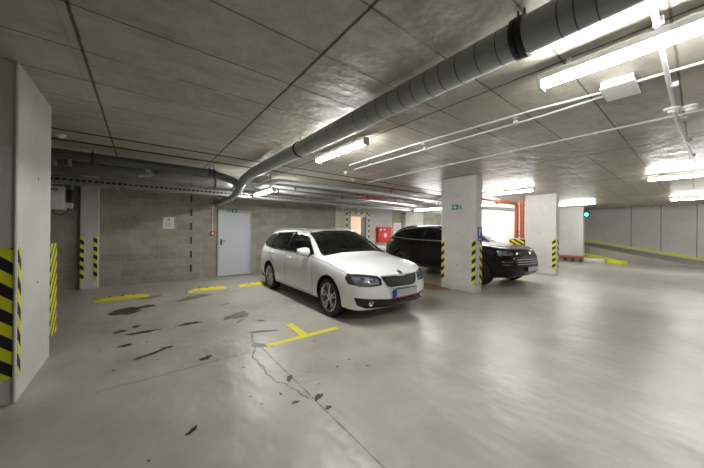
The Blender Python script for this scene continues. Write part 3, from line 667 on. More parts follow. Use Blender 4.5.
t, A = signbox('exit_sign', M_Y(2.14, 8.94, 2.02), 0.08, 0.09, 0.008, M_green, 'tiny green pictogram left of the cross sign over the pale door', 'sign')
b2 = bmesh.new(); prism(b2, rect(0.02, 0.06), 0.008, 0.01, 0, A); prism(b2, rect(0.05, 0.015, 0, 0.01), 0.008, 0.01, 0, A); link('symbol', b2, M_paper, t)
t, A = signbox('door_closer', M_Y(2.58, 8.945, 1.985), 0.34, 0.035, 0.03, M_steel, 'slim metal closer arm at the top of the pale door', 'door closer')
b2 = bmesh.new(); prism(b2, rect(0.10, 0.05, 0.1, 0.0), 0.03, 0.045, 0, A); link('spring_body', b2, M_steel, t)
exit_sign(M_X(6.15, 3.735, 2.04), 0.155, 0.125, 'green emergency sign with white cross on the middle pillar')
t, A = signbox('exit_sign', M_X(6.15, 3.60, 2.03), 0.095, 0.115, 0.008, mat('pale_green_sign', (0.35, 0.5, 0.40), 0.5), 'pale sign with green wave symbol right of the cross on the middle pillar', 'sign')
b2 = bmesh.new()
for k, rr_ in enumerate((0.018, 0.032, 0.046)):
    pts = [(-0.03+rr_*math.cos(a), rr_*math.sin(a), 0.009) for a in [-0.9+1.8*i/6 for i in range(7)]]
    tube(b2, [A @ Vector(p) for p in pts], 0.004, 5)
link('wave_symbol', b2, M_green, t)
t, A = signbox('parking_sign', M_Y(6.325, 3.2, 1.385), 0.21, 0.33, 0.006, M_blue, 'blue parking sign with white P on the middle pillar above the hazard strip', 'sign')
b2 = textmesh('P', 0.25, A @ Matrix.Translation((0, 0.03, 0.006)), 0.001, 0.003); link('letter', b2, M_paper, t)
b2 = bmesh.new(); prism(b2, rect(0.14, 0.02, 0, -0.125), 0.006, 0.008, 0, A); link('caption_line', b2, M_paper, t)
t = empty('fire_hose_cabinet', (8.8, 8.99, 1.28), 'red fire hose cabinet on the wall between the doorway and the black car', 'cabinet')
b2 = bmesh.new(); box(b2, -0.42, 0.42, -0.14, 0, -0.35, 0.35, bev=0.008); link('body', b2, M_red, t)
b2 = bmesh.new(); box(b2, -0.39, 0.39, -0.15, -0.14, -0.32, 0.32, bev=0.004); d = link('door', b2, M_red, t)
b2 = bmesh.new(); lathe(b2, [(0.10, -0.153), (0.0001, -0.154)], 'y', (0.02, 0, -0.02), 20); box(b2, -0.32, -0.22, -0.154, -0.152, 0.17, 0.27); box(b2, -0.10, 0.02, -0.154, -0.152, 0.19, 0.27); link('hose_symbol', b2, M_paper, d)
b2 = bmesh.new(); box(b2, -0.36, -0.33, -0.165, -0.15, -0.05, 0.05); link('latch', b2, M_steel, d)
t, A = signbox('paper_notice', M_Y(9.78, 8.995, 1.5), 0.55, 0.70, 0.006, M_paper, 'large white sheet on the wall behind the rear of the black car', 'notice')
b2 = bmesh.new()
for k in range(6): prism(b2, rect(0.4, 0.012, 0, 0.22-k*0.08), 0.006, 0.007, 0, A)
link('print', b2, M_ink, t)
t = empty('wall_lamp', (7.3, 8.96, 2.36), 'small white emergency lamp on the wall over the doorway', 'lamp')
b2 = bmesh.new(); box(b2, -0.12, 0.12, -0.07, 0, -0.05, 0.05, bev=0.01); link('case', b2, M_white, t)
b2 = bmesh.new(); box(b2, -0.10, 0.10, -0.08, -0.07, -0.035, 0.035); link('lens', b2, M_paper, t)
disc('smoke_detector', 5.55, 7.6, 0.05, 'small white detector hanging under the cable tray left of the doorway', 'smoke detector', 2.262)
t = empty('heater_unit', (-2.15, 8.6, 1.84), 'white wall-hung fan unit at the far left behind the pillar', 'fan unit')
b2 = bmesh.new(); box(b2, 0, 0.82, 0, 0.39, 0, 0.52, bev=0.03); sm(link('casing', b2, M_white, t))
b2 = bmesh.new(); box(b2, 0.52, 0.72, -0.004, 0.0, 0.42, 0.445); link('maker_plate', b2, M_dark, t)
b2 = bmesh.new(); box(b2, 0.84, 0.93, 0.05, 0.30, 0.05, 0.45, bev=0.01); link('side_box', b2, M_dark, t)
b2 = bmesh.new(); box(b2, 0.80, 0.94, 0.02, 0.12, 0.04, 0.16, bev=0.01); link('connector', b2, M_white, t)
b2 = bmesh.new(); tube(b2, [(0.89, 0.2, 0.45), (0.89, 0.2, 0.72)], 0.04, 10); sm(link('riser', b2, M_pipeg, t))
b2 = bmesh.new(); tube(b2, [(0.62, 0.1, 0.0), (0.64, 0.1, -0.08), (0.76, 0.1, -0.12), (0.86, 0.1, -0.02), (0.86, 0.1, 0.05)], 0.012, 8); sm(link('cable', b2, M_dark, t))

# ================================================================ FLOOR ITEMS
def wheel_stop(x0, x1, y, label, gx=0.0):
    L = x1-x0; t = empty('parking_stop', (x0, y, 0), label, 'parking stop')
    b2 = bmesh.new(); pr = [(-0.075, 0), (-0.05, 0.05), (-0.02, 0.06), (0.03, 0.06), (0.055, 0.05), (0.075, 0)]
    st = [(0, 0.35), (0.12, 0.9), (0.2, 1), (L-0.2, 1), (L-0.12, 0.9), (L, 0.35)]
    rings = [[b2.verts.new((s, py, pz*k)) for py, pz in pr] for s, k in st]
    for A, B in zip(rings[:-1], rings[1:]):
        for i in range(len(pr)-1): b2.faces.new((A[i], A[i+1], B[i+1], B[i]))
        b2.faces.new((A[-1], A[0], B[0], B[-1]))
    b2.faces.new(rings[0][::-1]); b2.faces.new(rings[-1]); link('body', b2, M_yellow, t)
    for s in (0.24, L/2, L-0.24):
        b2 = bmesh.new(); lathe(b2, [(0.022, 0.055), (0.022, 0.072), (0.0001, 0.076)], 'z', (s, 0, 0), 10); link('anchor_bolt', b2, M_black, t)
    return t
wheel_stop(-0.72, 0.14, 7.25, 'yellow parking stop at the left, nearest the striped pilaster')
wheel_stop(0.84, 1.66, 7.17, 'yellow parking stop in front of the pale door')
wheel_stop(1.96, 2.75, 7.12, 'yellow parking stop behind the rear wheel of the white car')
wheel_stop(7.5, 8.6, 8.1, 'yellow parking stop behind the black car')
t = empty('bumper_rail', (17.05, 3.5, 0), 'low orange-red rail on black feet in front of the farthest pillar', 'rail')
b2 = bmesh.new(); box(b2, 0, 0.16, 0, 1.15, 0.20, 0.30, bev=0.01); link('rail', b2, mat('orange_rail', (0.50, 0.14, 0.05), 0.5, noise=0.2), t)
for y in (0.06, 0.38, 0.70, 1.02):
    b2 = bmesh.new(); box(b2, 0.02, 0.14, y, y+0.08, 0, 0.20); link('foot', b2, M_dark, t)
# curved yellow ramp kerb
bm = bmesh.new()
path = [(17.75, 2.15, 0.0), (17.95, 2.6, 0.05), (18.15, 3.0, 0.12), (18.35, 3.5, 0.22), (18.6, 4.3, 0.40), (18.8, 5.4, 0.62)]
wd = [0.42, 0.40, 0.34, 0.26, 0.2, 0.2]
rings = []
for i, ((x, y, z), k) in enumerate(zip(path, wd)):
    a = path[max(0, i-1)]; b_ = path[min(len(path)-1, i+1)]; d = Vector((b_[0]-a[0], b_[1]-a[1])).normalized(); n = Vector((d.y, -d.x))
    rings.append([bm.verts.new((x-n.x*k*0.5, y-n.y*k*0.5, -0.02)), bm.verts.new((x-n.x*k*0.45, y-n.y*k*0.45, z+0.14)), bm.verts.new((x+n.x*k*0.45, y+n.y*k*0.45, z+0.14)), bm.verts.new((x+n.x*k*0.5, y+n.y*k*0.5, -0.02))])
for A, B in zip(rings[:-1], rings[1:]):
    for i in range(3): bm.faces.new((A[i], A[i+1], B[i+1], B[i]))
bm.faces.new(rings[0]); bm.faces.new(rings[-1])
tag(link('ramp_kerb', bm, M_ykerb), 'bright yellow curved kerb at the edge of the ramp', 'kerb')
t = empty('kerb_block', (17.3, 2.75, 0), 'pale concrete kerb block between the farthest pillar and the yellow kerb', 'kerb')
b2 = bmesh.new(); box(b2, 0, 0.35, 0, 0.8, 0, 0.20, bev=0.03); link('block', b2, M_pillar, t)
b2 = bmesh.new(); box(b2, 0.02, 0.33, 0.78, 0.80, 0, 0.24); link('edge', b2, M_pillar, t)
# green signal lamp
t = empty('signal_lamp', (17.33, 3.56, 2.42), 'green glowing signal lamp on the side of the farthest pillar', 'signal lamp')
b2 = bmesh.new(); box(b2, -0.02, 0.18, -0.20, -0.03, -0.17, 0.17, bev=0.01); link('housing', b2, M_dark, t)
b2 = bmesh.new(); box(b2, 0.05, 0.1, -0.03, 0.0, -0.05, 0.05); link('mounting', b2, M_dark, t)
b2 = bmesh.new(); lathe(b2, [(0.065, -0.022), (0.055, -0.04), (0.0001, -0.05)], 'x', (0, -0.115, -0.07), 16); link('green_lens', b2, M_greenglow, t)
b2 = bmesh.new(); lathe(b2, [(0.06, -0.022), (0.05, -0.03), (0.0001, -0.035)], 'x', (0, -0.115, 0.08), 16); link('dark_lens', b2, M_black, t)
# clearance bar end at right edge
t = empty('clearance_bar', (14.2, -0.35, 2.17), 'yellow and black striped hanging clearance bar at the right edge', 'clearance bar')
b2 = bmesh.new(); tube(b2, [(0, 0, 0), (0, -2.4, 0)], 0.09, 16); sm(link('bar', b2, stripe_mat('hazard_stripe_bar', (0, 1, 0.6), 0.4, 0.5), t))
for y in (-0.3, -2.1):
    b2 = bmesh.new(); tube(b2, [(0, y, 0.08), (0, y, CH-2.17)], 0.006, 6); link('chain', b2, M_dark, t)
#CARS#
for p_, l_ in ((p1, (-1.02, 3.93, 0)), (p2, (6.29, 3.66, 0)), (p3, (11.19, 3.5, 0)), (p4, (17.44, 4.05, 0)), (p5, (-0.96, 8.93, 0)), (p6, (10.9, 8.92, 0))):
    for c in p_.children: c.data.transform(Matrix.Translation(-Vector(l_)))
    p_.location = l_

# ================================================================ CARS
def body_mesh(st, front_c, rear_c, crease=()):
    """st: stations, each 8 side points (x,z,u) + 3 top points; returns a smooth bmesh with x in [-w,w], y = distance from the nose"""
    bm = bmesh.new(); loops = []
    for s in st:
        side = s['side']; top = s['top']; xb, zb, ub = side[0]
        half = [(xb*t, zb, ub) for t in (0, 1/3, 2/3)]+list(side)+list(top)          # 3 + 8 + 3 = 14 points, first and last on the centre line
        ring = [bm.verts.new((x, u, z)) for x, z, u in half]
        mir = [bm.verts.new((-x, u, z)) for x, z, u in half[1:-1]]
        loops.append((ring, mir))
    def full(l): return l[0]+l[1][::-1]
    for A, B in zip(loops[:-1], loops[1:]):
        a, b = full(A), full(B); n = len(a)
        for i in range(n): bm.faces.new((a[i], a[(i+1) % n], b[(i+1) % n], b[i]))
    def cap(loop, s, cc):
        ring, mir = loop; K = 7
        rows = []
        for k in range(K+1):
            for_side = []
            for sg in (-1, 1):
                cor = ring[3+k] if sg > 0 else mir[2+k]
                if k == 0: inner = [ring[j] if sg > 0 or j == 0 else mir[j-1] for j in (0, 1, 2)]
                elif k == K:
                    inner = [ring[13], (ring if sg > 0 else mir)[12 if sg > 0 else 11], (ring if sg > 0 else mir)[11 if sg > 0 else 10]]
                else: inner = None
                for_side.append((cor, inner))
            if k in (0, K):
                L, Rr = for_side
                row = [L[0], L[1][2], L[1][1], L[1][0], Rr[1][1], Rr[1][2], Rr[0]]
            else:
                zc_, uc = cc[k-1]; xs, zs, us = s['side'][k]
                row = [for_side[0][0]]
                for t in (-2/3, -1/3, 0, 1/3, 2/3):
                    a = abs(t); row.append(bm.verts.new((xs*t, uc+(us-uc)*a**2.3, zc_+(zs-zc_)*a**1.5)))
                row.append(for_side[1][0])
            rows.append(row)
        for r0, r1 in zip(rows[:-1], rows[1:]):
            for i in range(6): bm.faces.new((r0[i], r0[i+1], r1[i+1], r1[i]))
    cap(loops[0], st[0], front_c); cap(loops[-1], st[-1], rear_c)
    bmesh.ops.recalc_face_normals(bm, faces=bm.faces)
    me = bpy.data.meshes.new('tmp'); bm.to_mesh(me); bm.free()
    o = bpy.data.objects.new('tmp', me); COL.objects.link(o)
    md = o.modifiers.new('s', 'SUBSURF'); md.levels = 3; md.render_levels = 3
    bpy.context.view_layer.update()
    me2 = bpy.data.meshes.new_from_object(o.evaluated_get(bpy.context.evaluated_depsgraph_get()))
    bpy.data.objects.remove(o); bpy.data.meshes.remove(me)
    out = bmesh.new(); out.from_mesh(me2); bpy.data.meshes.remove(me2)
    return out
def inpoly(a, b, poly):
    c = False; n = len(poly)
    for i in range(n):
        (x0, y0), (x1, y1) = poly[i], poly[(i+1) % n]
        if (y0 > b) != (y1 > b) and a < (x1-x0)*(b-y0)/(y1-y0)+x0: c = not c
    return c
def round_poly(poly, r=0.03, n=4):
    out = []; N = len(poly)
    for i in range(N):
        p0, p, p1_ = Vector(poly[i-1]), Vector(poly[i]), Vector(poly[(i+1) % N])
        a = (p0-p); b = (p1_-p); rr = min(r, a.length*0.45, b.length*0.45)
        A = p+a.normalized()*rr; B = p+b.normalized()*rr
        for k in range(n+1):
            t = k/n; q_ = A*(1-t)**2+p*2*t*(1-t)+B*t*t; out.append((q_.x, q_.y))
    return out
def cut(bm, view, poly, test):
    """cut the outline 'poly', seen along view ('side' -> (y,z), 'front' -> (x,z)), into the surface; returns the faces inside"""
    ia = 1 if view == 'side' else 0
    amin = min(p[0] for p in poly)-0.02; amax = max(p[0] for p in poly)+0.02; bmin = min(p[1] for p in poly)-0.02; bmax = max(p[1] for p in poly)+0.02
    n = len(poly)
    for i in range(n):
        (a0, b0), (a1, b1) = poly[i], poly[(i+1) % n]
        if abs(a0-a1)+abs(b0-b1) < 1e-6: continue
        lo_a, hi_a = min(a0, a1)-0.004, max(a0, a1)+0.004; lo_b, hi_b = min(b0, b1)-0.004, max(b0, b1)+0.004
        fs = []
        for f in bm.faces:
            if not test(f): continue
            A = [v.co[ia] for v in f.verts]; B = [v.co.z for v in f.verts]
            if max(A) < lo_a or min(A) > hi_a or max(B) < lo_b or min(B) > hi_b: continue
            fs.append(f)
        if not fs: continue
        g = set(fs)
        for f in fs: g.update(f.verts); g.update(f.edges)
        co = Vector((0, a0, b0)) if ia == 1 else Vector((a0, 0, b0))
        no = Vector((0, -(b1-b0), a1-a0)) if ia == 1 else Vector((-(b1-b0), 0, a1-a0))
        bmesh.ops.bisect_plane(bm, geom=list(g), plane_co=co, plane_no=no.normalized(), dist=1e-5)
    res = []
    for f in bm.faces:
        if not test(f): continue
        c = f.calc_center_median()
        if amin < c[ia] < amax and bmin < c.z < bmax and inpoly(c[ia], c.z, poly): res.append(f)
    return res
def extract(bm, faces, inset):
    """take faces out of bm into a new bmesh, sunk by 'inset' along the normals with a rim"""
    bm.normal_update()
    nb = bmesh.new(); vm = {}; top = {}
    for f in faces:
        for v in f.verts:
            if v not in vm: vm[v] = nb.verts.new(v.co-v.normal*inset); 
    for f in faces:
        nf = nb.faces.new([vm[v] for v in f.verts]); nf.smooth = True
    fset = set(faces)
    for f in faces:
        for e in f.edges:
            if sum(1 for g in e.link_faces if g in fset) == 1:
                a, b = e.verts
                for v in (a, b):
                    if v not in top: top[v] = nb.verts.new(v.co)
                try: nb.faces.new((vm[a], vm[b], top[b], top[a]))
                except ValueError: pass
    bmesh.ops.delete(bm, geom=faces, context='FACES')
    return nb
def wheel(parent, x, y, r, rim_r, wd, side, spokes, m_rim, twin=True):
    """x = outer face; side = -1 when the outer face looks to -x"""
    s = side
    def X(h): return x+s*h*-1                 # h grows inwards
    b2 = bmesh.new()
    prof = [(rim_r, X(0.015)), (rim_r+0.012, X(0.004)), (rim_r+0.04, X(-0.002)), (r-0.018, X(0.008)), (r-0.004, X(0.025)), (r, X(0.05)), (r, X(wd-0.05)), (r-0.01, X(wd-0.01)), (rim_r, X(wd))]
    lathe(b2, prof, 'x', (0, y, r), 40); tire = sm(link('tyre', b2, M_tyre, parent))
    b2 = bmesh.new()
    lathe(b2, [(rim_r+0.004, X(0.012)), (rim_r-0.008, X(0.006)), (rim_r-0.018, X(0.02)), (rim_r-0.03, X(0.12)), (rim_r-0.03, X(wd))], 'x', (0, y, r), 40)
    lathe(b2, [(0.0001, X(0.02)), (0.028, X(0.022)), (0.034, X(0.03)), (0.06, X(0.032)), (0.07, X(0.06))], 'x', (0, y, r), 20)
    for k in range(spokes):
        for dd in ((-0.10, 0.10) if twin else (0,)):
            a0 = 2*PI*k/spokes+0.3; a1 = a0+dd*1.9; a0_ = a0+dd*0.9
            w0, w1 = 0.014, 0.011
            rin, rout = 0.05, rim_r-0.012
            d0 = Vector((0, math.cos(a0_), math.sin(a0_))); d1 = Vector((0, math.cos(a1), math.sin(a1)))
            p0 = d0*rin; p1_ = d1*rout; dr = (p1_-p0).normalized(); nn = Vector((1, 0, 0)).cross(dr)
            c = Vector((0, y, r)); vs = []
            for p, ww, h in ((p0, w0, 0.03), (p1_, w1, 0.018)):
                for q_, hh in ((-1, h+0.03), (-0.7, h), (0.7, h), (1, h+0.03)):
                    vs.append(b2.verts.new(c+p+nn*ww*q_+Vector((X(hh), 0, 0))))
            for i in range(3): b2.faces.new((vs[i], vs[i+1], vs[i+5], vs[i+4]))
    sm(link('rim', b2, m_rim, tire), 30)
    b2 = bmesh.new(); lathe(b2, [(0.0001, X(0.10)), (0.15, X(0.10)), (0.15, X(0.12)), (0.0001, X(0.12))], 'x', (0, y, r), 28); link('brake_disc', b2, M_dark, tire)
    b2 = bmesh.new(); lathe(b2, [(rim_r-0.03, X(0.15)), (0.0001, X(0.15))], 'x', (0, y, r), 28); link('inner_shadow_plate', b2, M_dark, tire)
    return tire
M_tyre = mat('tyre_rubber', (0.022, 0.022, 0.022), 0.75)
M_rim = mat('silver_alloy', (0.62, 0.62, 0.63), 0.28, metal=0.8)
M_rimd = mat('dark_alloy', (0.10, 0.10, 0.105), 0.3, metal=0.6)
M_carw = mat('white_car_paint', (0.90, 0.915, 0.92), 0.28, coat=1.0)
M_carb = mat('black_car_paint', (0.006, 0.005, 0.005), 0.5, coat=0.55, spec=0.1)
M_trim = mat('black_trim', (0.015, 0.015, 0.016), 0.35)
M_gap = mat('panel_gap', (0.03, 0.03, 0.03), 0.8)
M_chrome = mat('chrome', (0.75, 0.75, 0.76), 0.12, metal=1.0)
M_satin = mat('satin_silver', (0.62, 0.62, 0.63), 0.3, metal=0.35)
M_glassw = glass_mat('car_window_glass', (0.45, 0.52, 0.48), 0.80)
M_glassd = glass_mat('tinted_window_glass', (0.12, 0.12, 0.12), 0.35)
M_lamp = glass_mat('headlamp_lens', (0.95, 0.97, 1.0), 1.0)
M_lampin = mat('headlamp_bowl', (0.60, 0.62, 0.65), 0.3)
M_refl = mat('headlamp_reflector', (0.85, 0.85, 0.86), 0.08, metal=1.0)
M_seat = mat('car_seat_cloth', (0.10, 0.10, 0.10), 0.9)
M_plate = mat('number_plate_grey', (0.50, 0.50, 0.50), 0.5, noise=0.06, nscale=30)
M_eu = mat('plate_blue_band', (0.02, 0.07, 0.55), 0.4)
M_amber = mat('plate_frame_red', (0.6, 0.12, 0.05), 0.5)

def build_car(root, spec):
    st = []
    for row in spec['stations']:
        u = row['u']; side = []
        for i, p in enumerate(row['s']): side.append((p[0], p[1], p[2] if len(p) > 2 else u))
        top = [(p[0], p[1], p[2] if len(p) > 2 else u) for p in row['t']]
        st.append({'side': side, 'top': top})
    bm = body_mesh(st, spec['front'], spec['rear'])
    bvh = BVHTree.FromBMesh(bm)
    wr = spec['wheel_r']; paint = spec['paint']
    def hit_side(y, z, sg=-1):
        h = bvh.ray_cast(Vector((sg*3, y, z)), Vector((-sg, 0, 0)))
        return (h[0], h[1]) if h[0] is not None else (None, None)
    def hit_front(x, z):
        h = bvh.ray_cast(Vector((x, -2, z)), Vector((0, 1, 0))); return (h[0], h[1]) if h[0] is not None else (None, None)
    def hit_top(x, y):
        h = bvh.ray_cast(Vector((x, y, 4)), Vector((0, 0, -1))); return (h[0], h[1]) if h[0] is not None else (None, None)
    parts = []
    # wheel arches: open the shell
    for yc in spec['axles']:
        R = spec['arch_r']; poly = [(yc+R*math.cos(2*PI*k/36), wr+0.01+R*math.sin(2*PI*k/36)) for k in range(36)]
        for sg in (-1, 1):
            fs = cut(bm, 'side', poly, lambda f, sg=sg: f.calc_center_median().x*sg > spec['w']*0.62)
            bmesh.ops.delete(bm, geom=fs, context='FACES')
            b2 = bmesh.new(); n = 28; ra, rb = [], []
            for k in range(n+1):
                a = -0.35+(PI+0.7)*k/n; z = wr+0.01+R*math.sin(a); y = yc+R*math.cos(a)
                hx = hit_side(y, max(z, spec['zs']+0.03), sg)[0]; xo = hx.x if hx else sg*(spec['w']-0.05)
                ra.append(b2.verts.new((xo-sg*0.004, y, z))); rb.append(b2.verts.new((sg*(spec['w']-0.34), y, z)))
            for k in range(n):
                f = b2.faces.new((ra[k], ra[k+1], rb[k+1], rb[k])); f.smooth = True
            b2.faces.new(rb); link('arch_liner', b2, M_trim, root)
            if spec.get('cladding'): 
                pts = []
                for k in range(n+1):
                    a = -0.2+(PI+0.4)*k/n; z = wr+0.01+(R+0.012)*math.sin(a); y = yc+(R+0.012)*math.cos(a); h = hit_side(y, max(z, spec['zs']+0.03), sg)[0]
                    if h: pts.append(h)
                b2 = bmesh.new(); tube(b2, pts, 0.014, 6); link('arch_lip', b2, spec['cladding'], root)
    ftest = lambda f: f.normal.y < -0.02 and f.calc_center_median().y < 1.0
    for rg in spec['regions']:
        view = rg['view']
        sides = (-1, 1) if rg.get('mirror') else (0,)
        for sg in sides:
            poly = rg['poly']
            if view == 'front':
                if sg: poly = [(x*sg, z) for x, z in poly]
                ymax = rg.get('ymax', 1.0); ymin = rg.get('ymin', -1)
                if rg.get('rear'): test = lambda f: f.normal.y > 0.05 and f.calc_center_median().y > ymin
                else: test = lambda f, ymax=ymax: f.normal.y < -0.01 and f.calc_center_median().y < ymax
            else:
                test = lambda f, sg=sg: f.calc_center_median().x*sg > 0.25 and f.normal.x*sg > 0.05
            fs = cut(bm, view, poly, test)
            if rg.get('zmin'): fs = [f for f in fs if f.calc_center_median().z > rg['zmin']]
            if not fs: print('EMPTY REGION', rg['name']); continue
            nb = extract(bm, fs, rg.get('inset', 0.006))
            if rg.get('backing'):
                b3 = nb.copy()
                bmesh.ops.translate(b3, verts=b3.verts, vec=Vector((-0.02*sg, 0.05, -0.0)))
                link(rg['backing'][0], b3, rg['backing'][1], root)
            o = link(rg['name'], nb, rg['mat'], root, recalc=False); parts.append(o)
            if rg.get('label'): o['label'] = rg['label']
            if rg.get('edge'):
                P = []
                src = poly
                for i in range(len(src)):
                    a, b = Vector(src[i]), Vector(src[(i+1) % len(src)]); nn = max(1, int((b-a).length/0.06))
                    for k in range(nn):
                        p = a.lerp(b, k/nn)
                        if view == 'side': h = hit_side(p.x, p.y, sg)[0]
                        else:
                            if rg.get('rear'): h = None
                            else: h = hit_front(p.x, p.y)[0]
                        if h is not None: P.append(h)
                if len(P) > 3:
                    b2 = bmesh.new(); tube(b2, P, rg['edge'][0], 6, closed=True); link(rg['edge'][2], b2, rg['edge'][1], o)
    for f in bm.faces: f.smooth = True
    body = link('body', bm, paint, root, recalc=False)
    for p in body.data.polygons: p.use_smooth = True
    # panel gaps
    def gapline(pts, view, r=0.0035, m=M_gap, name='panel_gap', mirror=True, off=0.0):
        for sg in ((-1, 1) if mirror else (1,)):
            P = []
            for i in range(len(pts)-1):
                a, b = Vector(pts[i]), Vector(pts[i+1]); nn = max(1, int((b-a).length/0.05))
                for k in range(nn+(1 if i == len(pts)-2 else 0)):
                    p = a.lerp(b, k/nn)
                    h, no = hit_side(p.x, p.y, sg) if view == 'side' else (hit_front(p.x*sg, p.y) if view == 'front' else hit_top(p.x*sg, p.y))
                    if h is not None: P.append(h+no*off)
            if len(P) > 1:
                b2 = bmesh.new(); tube(b2, P, r, 6); link(name, b2, m, root)
    for g in spec['gaps']: gapline(**g)
    return body, bvh, hit_side, hit_front, hit_top
def seats(root, w, yf, yr, zb, zt):
    for sg in (-1, 1):
        b2 = bmesh.new(); box(b2, sg*0.36-0.24, sg*0.36+0.24, yf, yf+0.5, zb, zb+0.15, bev=0.04)
        prism(b2, [(0, 0), (0.12, 0), (0.32, 0.62), (0.22, 0.66)], sg*0.36-0.23, sg*0.36+0.23, 0, Matrix(((0, 0, 1, 0), (1, 0, 0, yf+0.42), (0, 1, 0, zb+0.1), (0, 0, 0, 1))))
        o = link('front_seat', b2, M_seat, root)
        b2 = bmesh.new(); box(b2, sg*0.36-0.13, sg*0.36+0.13, yf+0.66, yf+0.76, zt-0.12, zt+0.06, bev=0.03); link('headrest', b2, M_seat, o)
    b2 = bmesh.new(); box(b2, -w*0.72, w*0.72, yr, yr+0.5, zb, zb+0.15, bev=0.04); box(b2, -w*0.72, w*0.72, yr+0.45, yr+0.6, zb, zt-0.06, bev=0.04)
    for x in (-0.42, 0, 0.42): box(b2, x-0.12, x+0.12, yr+0.5, yr+0.58, zt-0.08, zt+0.04, bev=0.03)
    link('rear_bench', b2, M_seat, root)
def R8(*a): return list(a)
